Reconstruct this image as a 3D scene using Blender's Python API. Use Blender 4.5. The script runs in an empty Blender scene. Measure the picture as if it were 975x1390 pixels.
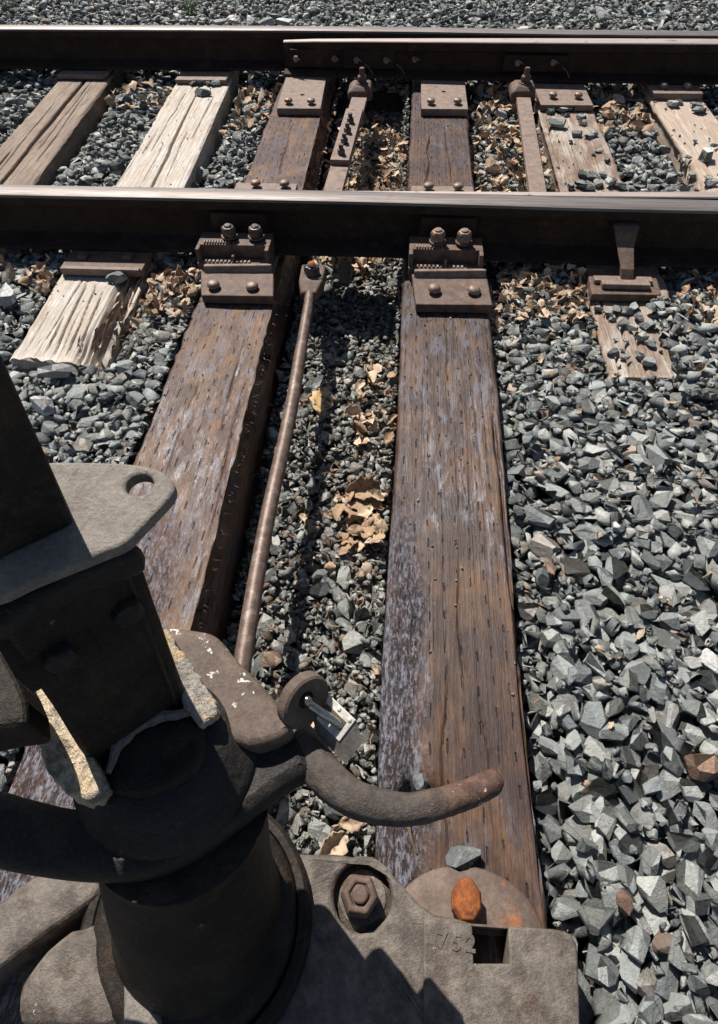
import bpy, bmesh, math, random
import numpy as np
from mathutils import Vector, Matrix
R = math.radians
random.seed(7); RNG = np.random.default_rng(11)
sc = bpy.context.scene
COL = sc.collection

# ------------------------------------------------------------------ camera, sky, sun
CF, CP, CY, CR, CH = 831.13, 0.8798, -0.07958, -0.01995, 0.9566     # focal (px of a 975x1390 frame), pitch, yaw, roll, height over tie tops
def cam_axes():
    cp, sp = math.cos(CP), math.sin(CP)
    f = Vector((math.sin(CY)*cp, math.cos(CY)*cp, -sp)); r = Vector((math.cos(CY), -math.sin(CY), 0)); u = r.cross(f)
    return r*math.cos(CR)+u*math.sin(CR), u*math.cos(CR)-r*math.sin(CR), f
CA, CB, CD = cam_axes()
cam = bpy.data.objects.new('camera', bpy.data.cameras.new('camera')); COL.objects.link(cam)
cam.matrix_world = Matrix(((CA.x, CB.x, -CD.x, 0), (CA.y, CB.y, -CD.y, 0), (CA.z, CB.z, -CD.z, CH), (0, 0, 0, 1)))
cam.data.sensor_fit = 'VERTICAL'; cam.data.sensor_height = 36; cam.data.lens = CF/1390*36
cam.data.shift_y = -45/1390; cam.data.clip_start = .01; cam.data.clip_end = 500
sc.camera = cam

TX, TY = .40, .66                      # shadow shift per metre of height: to the right, towards the camera
SUN = Vector((-TX, TY, 1)).normalized()
w = bpy.data.worlds.new('World'); sc.world = w; w.use_nodes = True
nt = w.node_tree; sky = nt.nodes.new('ShaderNodeTexSky'); sky.sky_type = 'NISHITA'; sky.sun_disc = False
sky.sun_elevation = math.asin(SUN.z); sky.sun_rotation = math.atan2(SUN.x, SUN.y)
nt.links.new(sky.outputs[0], nt.nodes['Background'].inputs[0]); nt.nodes['Background'].inputs[1].default_value = .05
sun = bpy.data.objects.new('sun', bpy.data.lights.new('sun', 'SUN')); COL.objects.link(sun)
sun.data.energy = 5.0; sun.data.angle = R(.5); sun.data.color = (1, .95, .88)
sun.rotation_euler = SUN.to_track_quat('Z', 'Y').to_euler()
sc.view_settings.view_transform = 'Standard'; sc.view_settings.look = 'None'; sc.view_settings.exposure = .58

def at(px, py, z):                     # the point at height z on a ray measured in the photograph
    d = CD*CF + CA*(px-487.5) + CB*(650-py); t = (z-CH)/d.z
    return Vector((d.x*t, d.y*t, z))
def to_px(P):
    q = P - np.array([0, 0, CH]); zc = q@np.array(CD)
    return 487.5+CF*(q@np.array(CA))/zc, 650-CF*(q@np.array(CB))/zc, zc

# ------------------------------------------------------------------ materials
class NT:
    def __init__(s, name):
        s.m = bpy.data.materials.new(name); s.m.use_nodes = True; s.t = s.m.node_tree; s.n = s.t.nodes
        s.b = s.n['Principled BSDF']; s.co = s.n.new('ShaderNodeTexCoord')
    def lk(s, a, b): s.t.links.new(a, b)
    def sock(s, inp, v):
        if hasattr(v, 'is_linked'): s.lk(v, inp)
        elif isinstance(v, tuple) and len(v) == 3 and inp.type == 'RGBA': inp.default_value = (*v, 1)
        else: inp.default_value = v
    def map(s, scale, src='Object', loc=(0, 0, 0)):
        m = s.n.new('ShaderNodeMapping'); m.inputs['Scale'].default_value = scale; m.inputs['Location'].default_value = loc
        s.lk(s.co.outputs[src], m.inputs[0]); return m.outputs[0]
    def noise(s, vec, scale=1, detail=4, rough=.6, dist=0):
        n = s.n.new('ShaderNodeTexNoise'); n.inputs['Scale'].default_value = scale; n.inputs['Detail'].default_value = detail
        n.inputs['Roughness'].default_value = rough; n.inputs['Distortion'].default_value = dist; s.lk(vec, n.inputs['Vector']); return n.outputs[0]
    def vor(s, vec, scale=1, feat='F1', out=0):
        n = s.n.new('ShaderNodeTexVoronoi'); n.feature = feat; n.inputs['Scale'].default_value = scale; s.lk(vec, n.inputs['Vector']); return n.outputs[out]
    def ramp(s, f, a, b, c0=(0, 0, 0), c1=(1, 1, 1)):
        r = s.n.new('ShaderNodeMapRange'); r.inputs[1].default_value = a; r.inputs[2].default_value = b; r.interpolation_type = 'SMOOTHSTEP'; s.sock(r.inputs[0], f); return r.outputs[0]
    def mix(s, f, a, b):
        m = s.n.new('ShaderNodeMix'); m.data_type = 'RGBA'; s.sock(m.inputs[0], f); s.sock(m.inputs[6], a); s.sock(m.inputs[7], b); return m.outputs[2]
    def math(s, op, a, b=0, c=None):
        m = s.n.new('ShaderNodeMath'); m.operation = op; s.sock(m.inputs[0], a); s.sock(m.inputs[1], b)
        if c is not None: s.sock(m.inputs[2], c)
        return m.outputs[0]
    def attr(s, name):
        a = s.n.new('ShaderNodeAttribute'); a.attribute_name = name; return a.outputs['Fac']
    def objrand(s):
        a = s.n.new('ShaderNodeObjectInfo'); return a.outputs['Random']
    def sep(s, v):
        a = s.n.new('ShaderNodeSeparateXYZ'); s.lk(v, a.inputs[0]); return a.outputs
    def bump(s, h, strength, dist, nrm=None):
        b = s.n.new('ShaderNodeBump'); b.inputs['Strength'].default_value = strength; b.inputs['Distance'].default_value = dist
        s.lk(h, b.inputs['Height'])
        if nrm: s.lk(nrm, b.inputs['Normal'])
        return b.outputs[0]
    def out(s, col=None, rough=None, metal=None, nrm=None, spec=None):
        for k, v in (('Base Color', col), ('Roughness', rough), ('Metallic', metal), ('Specular IOR Level', spec)):
            if v is not None: s.sock(s.b.inputs[k], v)
        if nrm: s.lk(nrm, s.b.inputs['Normal'])
        return s.m

def steel(name, c1, c2, c3=None, rough=.7, metal=0., scale=30, bs=.35, bd=.002, amt=.45, spec=.4, spots=None):
    k = NT(name); v = k.map((1, 1, 1)); n1 = k.noise(v, scale, 6, .65); n2 = k.noise(v, scale*5, 4, .7)
    col = k.mix(k.ramp(n1, .35, .65), c1, c2)
    if c3: col = k.mix(k.math('MULTIPLY', k.ramp(k.noise(k.map((1, 1, 1), loc=(3, 7, 1)), scale*.7, 5, .7), 1-amt-.04, 1-amt+.08), .85), col, c3)
    col = k.mix(k.ramp(n2, .3, .75), k.mix(.35, col, (.0, .0, .0)), col)
    if spots: col = k.mix(k.ramp(k.noise(k.map((1, 1, 1), loc=(9, 2, 5)), spots[1], 5, .65), spots[2], spots[2]+.025), col, spots[0])
    n4 = k.noise(v, scale*14, 3, .8); col = k.mix(k.math('MULTIPLY', k.ramp(n4, .56, .70), .20), col, k.mix(.40, col, (.35, .30, .26))); col = k.mix(k.math('MULTIPLY', k.ramp(n4, .44, .30), .4), col, (0, 0, 0))
    h = k.math('ADD', k.math('ADD', n1, k.math('MULTIPLY', n2, .8)), k.math('MULTIPLY', n4, .25))
    return k.out(col, rough, metal, k.bump(h, bs, bd), spec)
M = {}
M['rail'] = steel('rail_rust', (.026, .015, .011), (.045, .027, .019), (.085, .045, .028), .8, scale=14, amt=.38, spec=.25)
def worn(name, c1, c2, rough):
    k = NT(name); v = k.map((1.5, 40, 40)); n = k.noise(v, 3, 5, .65); n2 = k.noise(k.map((6, 180, 180)), 2, 4, .6); n3 = k.noise(k.map((1, 1, 1)), 22, 6, .75)
    col = k.mix(k.ramp(n, .35, .65), c1, c2); col = k.mix(k.ramp(n3, .56, .7), col, (.14, .08, .06))
    return k.out(col, k.math('MULTIPLY_ADD', n2, .3, rough), .55, k.bump(n2, .15, .0006), .5)
M['railtop'] = worn('worn_rail_head', (.185, .165, .155), (.12, .10, .092), .42)
M['pointtop'] = worn('worn_point_head', (.32, .26, .235), (.42, .35, .31), .42)
M['plate'] = steel('plate_rust', (.20, .138, .11), (.28, .205, .165), (.14, .08, .055), .72, scale=40, amt=.4)
M['plate2'] = steel('plate_rust_dark', (.095, .058, .043), (.16, .105, .08), (.24, .12, .06), .7, scale=45, amt=.42)
M['bolt'] = steel('bolt_rust', (.17, .11, .08), (.30, .24, .20), (.33, .15, .06), .5, scale=90, amt=.45, metal=.2)
M['boltdark'] = steel('bolt_dark', (.05, .04, .035), (.16, .14, .125), None, .4, scale=80, metal=.4)
M['orange'] = steel('orange_rust', (.34, .105, .022), (.19, .055, .016), (.10, .04, .02), .88, scale=75, amt=.42, bs=.5, bd=.0012)
M['rod'] = steel('rod_rust', (.11, .07, .055), (.19, .13, .10), (.26, .21, .18), .5, scale=55, amt=.42, metal=.25, bd=.001)
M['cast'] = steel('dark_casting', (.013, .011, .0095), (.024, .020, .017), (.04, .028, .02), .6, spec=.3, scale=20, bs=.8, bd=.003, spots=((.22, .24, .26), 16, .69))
M['castlit'] = steel('brown_casting', (.105, .072, .055), (.16, .118, .093), (.075, .048, .036), .75, scale=26, amt=.4, bs=.7, spots=((.55, .53, .47), 32, .60))  # sunlit copy of the dark casting, browner and paler in its colour
M['castgrey'] = steel('grey_casting', (.20, .175, .15), (.27, .235, .20), (.14, .11, .09), .7, scale=60, amt=.38, bs=.8, bd=.0025)
M['castbase'] = steel('base_casting', (.085, .067, .053), (.185, .155, .125), (.085, .050, .032), .55, scale=34, amt=.4, bs=.8, bd=.003, spots=((.36, .34, .30), 60, .69))
M['castblk'] = steel('black_casting', (.015, .012, .0095), (.030, .024, .019), (.048, .032, .022), .62, spec=.2, scale=22, bs=.9, bd=.003, spots=((.10, .085, .07), 20, .70))
M['lever'] = steel('lever_iron', (.050, .039, .032), (.085, .064, .052), (.11, .06, .04), .58, scale=70, amt=.42, bs=.6, spots=((.5, .47, .44), 120, .70))
M['crust'] = steel('scaling_paint', (.74, .56, .36), (.80, .68, .50), (.26, .23, .20), .9, scale=38, amt=.47, bs=1, bd=.008)
M['crust2'] = steel('scaling_grey_paint', (.30, .27, .23), (.55, .50, .43), (.62, .44, .24), .9, scale=45, amt=.45, bs=1, bd=.006)
M['chrome'] = steel('shackle_steel', (.55, .52, .48), (.42, .38, .34), None, .22, metal=.95, scale=40, bs=.1)
M['lockbody'] = steel('padlock_sunlit_steel', (.82, .77, .69), (.72, .66, .57), (.5, .4, .3), .35, metal=.3, scale=40, amt=.3, bs=.2)  # padlock steel with sunlight put into its colour, for top and rivets
M['lockside'] = steel('padlock_shaded_side', (.20, .18, .155), (.30, .27, .23), (.14, .10, .07), .4, metal=.5, scale=60, amt=.4, bs=.3)  # same padlock steel, the shade of its sides put into the colour
M['washer'] = steel('rusty_washer', (.12, .082, .064), (.18, .13, .10), (.36, .13, .04), .75, scale=24, amt=.40, bs=.7)
k = NT('lever_iron_rusty_tip'); v = k.map((1, 1, 1)); n1 = k.noise(v, 70, 6, .7); n2 = k.noise(v, 420, 4, .75); x_ = k.sep(k.co.outputs['Object'])[0]
tip = k.ramp(k.math('ADD', x_, k.math('MULTIPLY', n1, .05)), .055, .105)
col = k.mix(k.ramp(n1, .35, .65), (.050, .041, .035), (.095, .078, .066)); col = k.mix(k.math('MULTIPLY', tip, .85), col, k.mix(k.ramp(n1, .4, .6), (.070, .036, .026), (.14, .072, .048)))
col = k.mix(k.math('MULTIPLY', k.ramp(k.noise(v, 150, 4, .6), .66, .69), tip), col, (.60, .55, .50)); col = k.mix(k.math('MULTIPLY', k.ramp(n2, .55, .7), .3), col, (.25, .2, .17))
M['lever'] = k.out(col, .55, 0, k.bump(k.math('ADD', n1, n2), .8, .0025), .35)
# stone
def stone_mat(name, pal, s=1.):
    k = NT(name); g_ = k.n.new('ShaderNodeNewGeometry'); v = g_.outputs['Position']; t = k.math('FRACT', k.math('ADD', k.attr('tint'), k.objrand()))
    r = k.n.new('ShaderNodeValToRGB'); r.color_ramp.interpolation = 'CONSTANT'; e = r.color_ramp.elements
    while len(e) < len(pal): e.new(.5)
    for i, (p, c) in enumerate(pal): e[i].position = p; e[i].color = (*c, 1)
    k.lk(t, r.inputs[0])
    n = k.noise(v, 130*s, 6, .7); n2 = k.noise(v, 520, 4, .75); n3 = k.noise(v, 38, 4, .65, .8)
    col = k.mix(k.ramp(n, .38, .68), r.outputs[0], k.mix(.34, r.outputs[0], (.10, .115, .12)))
    col = k.mix(k.math('MULTIPLY', k.ramp(n3, .56, .66), .40), col, (.44, .43, .37))
    col = k.mix(k.math('MULTIPLY', k.ramp(n2, .56, .70), .35), col, (.52, .52, .48))
    h = k.math('ADD', k.math('ADD', n, k.math('MULTIPLY', n3, 1.2)), k.math('MULTIPLY', n2, .35))
    bv = k.n.new('ShaderNodeBevel'); bv.samples = 3; bv.inputs['Radius'].default_value = .0022
    return k.out(col, .82, 0, k.bump(h, .9, .0055, bv.outputs[0]), .3)
GREY = [(0, (.44, .46, .44)), (.16, (.36, .38, .37)), (.32, (.50, .51, .475)), (.47, (.31, .335, .33)), (.60, (.54, .54, .50)), (.72, (.40, .425, .40)),
        (.83, (.23, .245, .245)), (.91, (.47, .43, .38)), (.95, (.60, .59, .55)), (.975, (.50, .38, .31)), (.987, (.74, .72, .69))]
M['stone'] = stone_mat('crushed_stone', GREY)
M['finestone'] = stone_mat('crib_gravel', [(0, (.42, .43, .40)), (.3, (.28, .29, .27)), (.5, (.48, .46, .41)), (.68, (.36, .29, .23)), (.82, (.55, .52, .47)), (.95, (.45, .31, .22))])
M['quartz'] = stone_mat('white_quartz', [(0, (.72, .71, .70))])
M['redstone'] = stone_mat('pink_stone', [(0, (.40, .25, .17))])
k = NT('dirt'); n = k.noise(k.map((1, 1, 1)), 45, 8, .7); n2 = k.noise(k.map((1, 1, 1)), 260, 4, .7)
M['dirt'] = k.out(k.mix(k.ramp(n, .35, .65), (.05, .042, .035), (.10, .085, .065)), .95, 0, k.bump(k.math('ADD', n, n2), 1., .01), .2)
k = NT('far_gravel'); n = k.vor(k.map((1, 1, 1)), 26); n2 = k.noise(k.map((1, 1, 1)), 9, 5)
M['ground'] = k.out(k.mix(k.ramp(n2, .3, .7), (.09, .095, .095), (.17, .175, .17)), .95, 0, k.bump(n, 1., .02), .2)
def leaf_mat(name, a, b, c):
    k = NT(name); t = k.math('FRACT', k.math('ADD', k.attr('tint'), k.objrand())); n = k.noise(k.map((1, 1, 1)), 90, 4)
    col = k.mix(k.ramp(t, .2, .8), a, b); col = k.mix(k.ramp(n, .5, .72), col, c)
    return k.out(col, .75, 0, k.bump(n, .4, .001), .25)
M['leaf'] = leaf_mat('dry_leaf', (.48, .37, .26), (.33, .22, .14), (.19, .12, .08))
M['paleleaf'] = leaf_mat('pale_dry_leaf', (.55, .42, .30), (.32, .21, .13), (.18, .11, .07))
M['tan'] = leaf_mat('tan_oak_leaf', (.62, .42, .20), (.58, .38, .19), (.48, .28, .12))
M['grass'] = leaf_mat('green_blade', (.10, .16, .04), (.14, .20, .05), (.09, .12, .03))

# timber.  grain along local Y
def timber(name, base, warm, pale, incise=False, shine=0, paleamt=.5, dark=(.02, .013, .01), rough=.75, check=.66, blue=0):
    k = NT(name); v = k.map((1, 1, 1)); xyz = k.sep(k.co.outputs['Object'])
    fine = k.noise(k.map((260, 9, 260)), 1, 5, .65, .3); mid = k.noise(k.map((70, 2.2, 70)), 1, 5, .65, .8)
    spk = k.noise(k.map((420, 60, 420)), 1, 4, .7); blot = k.noise(k.map((7, 4., 7)), 1, 6, .7, .5); blot2 = k.noise(k.map((14, 5, 14), loc=(4, 9, 2)), 1, 6, .7, .3)
    col = k.mix(k.ramp(k.math('ADD', k.math('MULTIPLY', blot, .6), k.math('MULTIPLY', k.noise(k.map((30, 12, 30), loc=(3, 3, 3)), 1, 5, .75), .4)), .42, .60), base, warm); col = k.mix(k.ramp(blot2, 1-paleamt-.10, 1-paleamt+.12), col, pale)
    col = k.mix(k.math('MULTIPLY', k.ramp(fine, .46, .64), .4), k.mix(.6, col, dark), col)
    col = k.mix(k.math('MULTIPLY', k.ramp(spk, .52, .66), .35), col, dark); col = k.mix(k.math('MULTIPLY', k.ramp(spk, .42, .30), .09 if incise else .22), col, k.mix(.5, col, (.6, .5, .42)))
    crack = k.ramp(mid, check, check+.03); col = k.mix(k.math('MULTIPLY', crack, .85), col, dark)
    h = k.math('SUBTRACT', k.math('ADD', k.math('ADD', k.math('MULTIPLY', fine, .8), k.math('MULTIPLY', spk, .35)), k.math('MULTIPLY', mid, .35)), k.math('MULTIPLY', crack, .8)); ro = rough
    if blue:  # blue-grey tar film, its sheen mixed into the base colour
        bl = k.noise(k.map((46, 11, 46), loc=(1, 5, 0)), 1, 7, .8, .4); ar = k.noise(k.map((5, 1.6, 5), loc=(2, 2, 8)), 1, 3, .5)
        bm = k.math('MULTIPLY', k.ramp(bl, .47, .64), k.ramp(ar, .60-blue*.3, .72-blue*.3)); col = k.mix(k.math('MULTIPLY', bm, .60), col, (.165, .175, .215))
        ro = k.math('MULTIPLY_ADD', bm, -.28, rough)
    if shine:     # creosote bleeding out, wet and wrinkled, by one edge low down; glints painted on
        e = k.math('MULTIPLY', k.ramp(k.math('ADD', xyz[1], k.math('MULTIPLY', ar, .5)), 1.12, .70), k.ramp(k.math('ADD', xyz[0], k.math('MULTIPLY', k.math('SUBTRACT', blot, .5), .12)), shine[0], shine[1]))
        wr = k.noise(k.map((210, 70, 210)), 1, 5, .8); col = k.mix(k.math('MULTIPLY', e, .6), col, k.mix(k.ramp(wr, .45, .62), (.035, .028, .03), (.36, .385, .46)))
        ro = k.math('SUBTRACT', ro, k.math('MULTIPLY', e, .38)); h = k.math('ADD', h, k.math('MULTIPLY', k.math('MULTIPLY', wr, e), 3.2))
    if incise:    # rows of short knife slits from the treatment plant
        ux = k.math('MULTIPLY', k.math('ADD', xyz[0], k.math('MULTIPLY', blot, .022)), 40); col_i = k.math('FLOOR', ux); fx = k.math('ABSOLUTE', k.math('SUBTRACT', k.math('FRACT', ux), .5))
        uy = k.math('ADD', k.math('MULTIPLY', xyz[1], 19), k.math('ADD', k.math('MULTIPLY', k.math('SINE', k.math('MULTIPLY', col_i, 12.9)), 7.3), k.math('MULTIPLY', blot, 2.2))); fy = k.math('ABSOLUTE', k.math('SUBTRACT', k.math('FRACT', uy), .5))
        ms = k.math('MULTIPLY', k.ramp(k.math('ADD', fx, k.math('MULTIPLY', spk, .10)), .115, .06), k.ramp(k.math('ADD', fy, k.math('MULTIPLY', mid, .12)), .27, .18))
        ms = k.math('MULTIPLY', ms, k.ramp(k.noise(k.map((20, 9, 20), loc=(7, 7, 7)), 1, 3), .38, .50))
        col = k.mix(k.math('MULTIPLY', ms, .65), col, (.02, .018, .03)); h = k.math('SUBTRACT', h, k.math('MULTIPLY', ms, 1.6))
    return k.out(col, ro, 0, k.bump(h, .8, .003), .3)
M['tieA'] = timber('weathered_tan_timber', (.38, .28, .21), (.50, .38, .29), (.29, .19, .13), paleamt=.35, check=.63)
M['tieB'] = timber('bleached_timber', (.82, .74, .65), (.70, .60, .50), (.86, .81, .74), paleamt=.5, dark=(.12, .08, .05), check=.64)
M['tieE'] = timber('stained_timber', (.33, .21, .15), (.50, .37, .28), (.70, .61, .52), paleamt=.50, check=.66)
M['tieF'] = timber('pale_beige_timber', (.64, .52, .42), (.72, .63, .53), (.54, .40, .30), paleamt=.4, dark=(.14, .09, .06), check=.68)
M['tieC'] = timber('creosoted_timber_left', (.105, .046, .028), (.33, .165, .070), (.075, .034, .024), True, (-.30, -.48), .38, check=.70, blue=.85, rough=.5)
M['tieD'] = timber('creosoted_timber', (.058, .028, .022), (.20, .096, .043), (.040, .022, .020), True, (.085, .03), .42, check=.69, blue=.62, rough=.5)
M['splinter'] = timber('splintered_timber', (.40, .30, .22), (.50, .41, .33), (.26, .17, .11), dark=(.08, .05, .03))

# ------------------------------------------------------------------ mesh helpers
class MB:
    def __init__(s): s.v = []; s.f = []; s.m = []
    def add(s, vs, fs, m=0):
        o = len(s.v); s.v += [tuple(p) for p in vs]; s.f += [tuple(i+o for i in f) for f in fs]; s.m += [m]*len(fs); return s
    def rings(s, rings, m=0, cap=True, closed=True):
        n = len(rings[0]); o = len(s.v)
        for r in rings: s.v += [tuple(p) for p in r]
        for i in range(len(rings)-1):
            for j in range(n if closed else n-1):
                a = o+i*n+j; b = o+i*n+(j+1) % n; s.f.append((a, b, b+n, a+n)); s.m.append(m)
        if cap:
            s.f.append(tuple(o+j for j in range(n))[::-1]); s.m.append(m)
            s.f.append(tuple(o+(len(rings)-1)*n+j for j in range(n))); s.m.append(m)
        return s
    def box(s, x0, x1, y0, y1, z0, z1, m=0):
        return s.rings([[(x0, y0, z), (x1, y0, z), (x1, y1, z), (x0, y1, z)] for z in (z0, z1)], m)
    def prism(s, pts, dz, m=0, taper=1.):          # pts: top outline, goes down by dz
        c = sum((Vector(p) for p in pts), Vector())/len(pts)
        low = [c+(Vector(p)-c)*taper-Vector((0, 0, dz)) for p in pts]
        return s.rings([low, [Vector(p) for p in pts]], m)
    def tube(s, path, rad, n=16, m=0):
        P = [Vector(p) for p in path]; rad = rad if isinstance(rad, (list, tuple)) else [rad]*len(P); rings = []; up = Vector((.13, .07, 1)).normalized()
        for i, p in enumerate(P):
            d = (P[min(i+1, len(P)-1)]-P[max(i-1, 0)]).normalized(); a = d.cross(up)
            if a.length < 1e-3: a = d.cross(Vector((1, 0, 0)))
            a.normalize(); b = a.cross(d); up = b
            rings.append([p+(a*math.cos(t)+b*math.sin(t))*rad[i] for t in [2*math.pi*j/n for j in range(n)]])
        return s.rings(rings, m)
    def cyl(s, c, ax, prof, n=24, m=0, ph=0.):      # lathe: prof = [(radius, along axis)]
        ax = Vector(ax).normalized(); a = ax.cross(Vector((.3, .9, .1)) if abs(ax.y) < .9 else Vector((1, 0, 0))).normalized(); b = ax.cross(a); c = Vector(c)
        return s.rings([[c+ax*h+(a*math.cos(t)+b*math.sin(t))*r for t in [ph+2*math.pi*j/n for j in range(n)]] for r, h in prof], m)
    def build(s, name, mat, parent=None, bevel=0, smooth=False, seg=2, sub=0):
        me = bpy.data.meshes.new(name); me.from_pydata(s.v, [], s.f); me.update()
        mats = mat if isinstance(mat, list) else [mat]
        for q in mats: me.materials.append(M[q])
        if len(mats) > 1: me.polygons.foreach_set('material_index', s.m)
        bm = bmesh.new(); bm.from_mesh(me); bmesh.ops.recalc_face_normals(bm, faces=bm.faces); bm.to_mesh(me); bm.free()
        if smooth: me.polygons.foreach_set('use_smooth', [True]*len(me.polygons))
        o = bpy.data.objects.new(name, me); COL.objects.link(o)
        if parent: o.parent = parent; o.matrix_parent_inverse = parent.matrix_world.inverted() if parent.type != 'EMPTY' else Matrix.Translation(-parent.location)
        if bevel:
            b = o.modifiers.new('bevel', 'BEVEL'); b.width = bevel; b.segments = seg; b.limit_method = 'ANGLE'; b.angle_limit = R(30)
            if smooth: b.harden_normals = False
        if sub:
            q = o.modifiers.new('sub', 'SUBSURF'); q.levels = sub; q.render_levels = sub
        return o
def sharp(o, ang=40):
    me = o.data; me.polygons.foreach_set('use_smooth', [True]*len(me.polygons))
    bm = bmesh.new(); bm.from_mesh(me)
    for e in bm.edges:
        if len(e.link_faces) == 2 and e.calc_face_angle(0) > R(ang): e.smooth = False
    bm.to_mesh(me); bm.free(); return o
def roughen(o, amp, size, levels=2):
    q = o.modifiers.new('sub', 'SUBSURF'); q.subdivision_type = 'SIMPLE'; q.levels = q.render_levels = levels
    t = bpy.data.textures.new('lumps', 'CLOUDS'); t.noise_scale = size; t.noise_depth = 3
    d = o.modifiers.new('lumps', 'DISPLACE'); d.texture = t; d.strength = amp; d.mid_level = .5; d.texture_coords = 'LOCAL'; return o
def tag(o, label=None, cat=None, group=None, kind=None):
    for a, b in (('label', label), ('category', cat), ('group', group), ('kind', kind)):
        if b: o[a] = b
    return o
def thing(name, loc, label, cat, group=None):
    o = bpy.data.objects.new(name, None); COL.objects.link(o); o.location = loc; o.empty_display_size = .05
    return tag(o, label, cat, group)
def plate(name, outline, z1, thick, mat, parent=None, holes=(), bev=.002):    # flat plate with holes; outline and holes are lists of xy
    cu = bpy.data.curves.new('tmp', 'CURVE'); cu.dimensions = '2D'; cu.fill_mode = 'BOTH'
    for pts in [outline, *holes]:
        sp = cu.splines.new('POLY'); sp.points.add(len(pts)-1); sp.use_cyclic_u = True
        for q, p in zip(sp.points, pts): q.co = (p[0], p[1], 0, 1)
    cu.extrude = thick/2-bev; cu.bevel_depth = bev; cu.bevel_resolution = 2; cu.offset = -bev
    tmp = bpy.data.objects.new('tmp', cu); COL.objects.link(tmp); dg = bpy.context.evaluated_depsgraph_get()
    me = bpy.data.meshes.new_from_object(tmp.evaluated_get(dg)); bpy.data.objects.remove(tmp); bpy.data.curves.remove(cu)
    me.transform(Matrix.Translation((0, 0, z1-thick/2))); me.materials.clear(); me.materials.append(M[mat]); me.name = name
    o = bpy.data.objects.new(name, me); COL.objects.link(o)
    if parent: o.parent = parent; o.matrix_parent_inverse = Matrix.Translation(-parent.location)
    return o
def smooth_loop(pts, n=6):                # Catmull-Rom through a closed outline
    P = [Vector((p[0], p[1])) for p in pts]; L = len(P); out = []
    for i in range(L):
        a, b, c, d = P[i-1], P[i], P[(i+1) % L], P[(i+2) % L]
        for j in range(n):
            t = j/n; out.append(.5*((2*b)+(c-a)*t+(2*a-5*b+4*c-d)*t*t+(3*b-a-3*c+d)*t**3))
    return out
def smooth_path(P, n=6):
    P = [Vector(p) for p in P]; out = []
    for i in range(len(P)-1):
        a, b, c, d = P[max(i-1, 0)], P[i], P[i+1], P[min(i+2, len(P)-1)]
        for j in range(n):
            t = j/n; out.append(.5*((2*b)+(c-a)*t+(2*a-5*b+4*c-d)*t*t+(3*b-a-3*c+d)*t**3))
    return out+[P[-1]]
def circ(c, r, n=28): return [(c[0]+r*math.cos(2*math.pi*i/n), c[1]+r*math.sin(2*math.pi*i/n)) for i in range(n)]
def pxs(L, z): return [at(a, b, z) for a, b in L]
_T = RNG.random((256, 256))
def vn(x, y, s=0):
    x = x+s*17.3; y = y+s*9.1; xi = np.floor(x).astype(int); yi = np.floor(y).astype(int); fx = x-xi; fy = y-yi; fx = fx*fx*(3-2*fx); fy = fy*fy*(3-2*fy)
    g = lambda a, b: _T[a % 256, b % 256]
    return (g(xi, yi)*(1-fx)+g(xi+1, yi)*fx)*(1-fy)+(g(xi, yi+1)*(1-fx)+g(xi+1, yi+1)*fx)*fy
def bolt(parent, c, r, h, mat, name='bolt', ax=(0, 0, 1), sides=6, ph=.3, cap=True):
    b = MB().cyl(c, ax, [(r, 0), (r, h*.75), (r*.82, h)], sides, ph=ph); o = b.build(name, mat, parent, bevel=r*.12)
    if cap: MB().cyl(Vector(c)+Vector(ax).normalized()*h*.99, ax, [(r*.5, 0), (r*.5, r*.18), (r*.4, r*.24)], 12).build('stud', mat, o)
    return o
def dome_bolt(parent, c, r, h, mat, name='bolt', tilt=(0, 0, 1)):
    return sharp(MB().cyl(c, tilt, [(r*.55, 0), (r*.55, h*.45), (r, h*.5), (r*.97, h*.72), (r*.7, h*.92), (r*.3, h), (.0003, h*1.01)], 18).build(name, mat, parent), 50)

# ------------------------------------------------------------------ ground
me = MB(); me.add([(-200, -200, -.24), (200, -200, -.24), (200, 300, -.24), (-200, 300, -.24)], [(0, 1, 2, 3)])
tag(me.build('ground', 'ground'), kind='structure')
X0, X1, Y0, Y1 = -3.1, 2.4, -.45, 5.1
TIES = {   # centre x at Y=0, lean dx/dy, width, y0, y1
 'A': (-1.245, -.066, .235, 1.12, 3.36), 'B': (-.786, -.036, .242, 1.137, 3.36), 'C': (-.424, -.004, .229, -.4, 3.36), 'D': (.1135, .0076, .229, -.4, 3.36),
 'E': (.592, .018, .22, 1.14, 3.36), 'F': (1.085, .006, .235, 1.1, 3.36)}
def level(x, y):     # ballast surface the stones are filled up to
    L = -.021+.02*(vn(x*2.2, y*2.2, 3)-.5)+0*x
    crib = (x > -.312) & (x < 0.0) & (y < 3.1); L = np.where(crib, -.150+.03*(vn(x*3, y*3, 5)-.5), L)
    L = np.where((y > 3.235), .022, L)
    for k_, (cx, s, wd, a, b) in TIES.items():
        if k_ == 'C': continue
        ex = x-(cx+s*y)-wd/2; L = np.where((ex > -.02) & (ex < .05) & (y > a) & (y < b), L-(.034 if k_ in 'AB' else .042 if k_ == 'D' else .02), L)
    L = np.where((x > -1.0) & (x < -.66) & (y > 1.03) & (y < 1.137), -.042, L)
    L = np.where((x > .655) & (x < .76) & (y > 1.05) & (y < 1.43), .012, L)
    return L
gx = np.linspace(X0, X1, 140); gy = np.linspace(Y0, Y1, 140); XX, YY = np.meshgrid(gx, gy)
ZZ = level(XX, YY)-.055+.012*vn(XX*30, YY*30)
ZZ = np.where((XX > -.6) & (XX < .28) & ~((XX > -.312) & (XX < 0)) & (YY < 3.3), -.17, ZZ)
b = MB(); b.v = [tuple(p) for p in np.stack([XX.ravel(), YY.ravel(), ZZ.ravel()], 1)]
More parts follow.
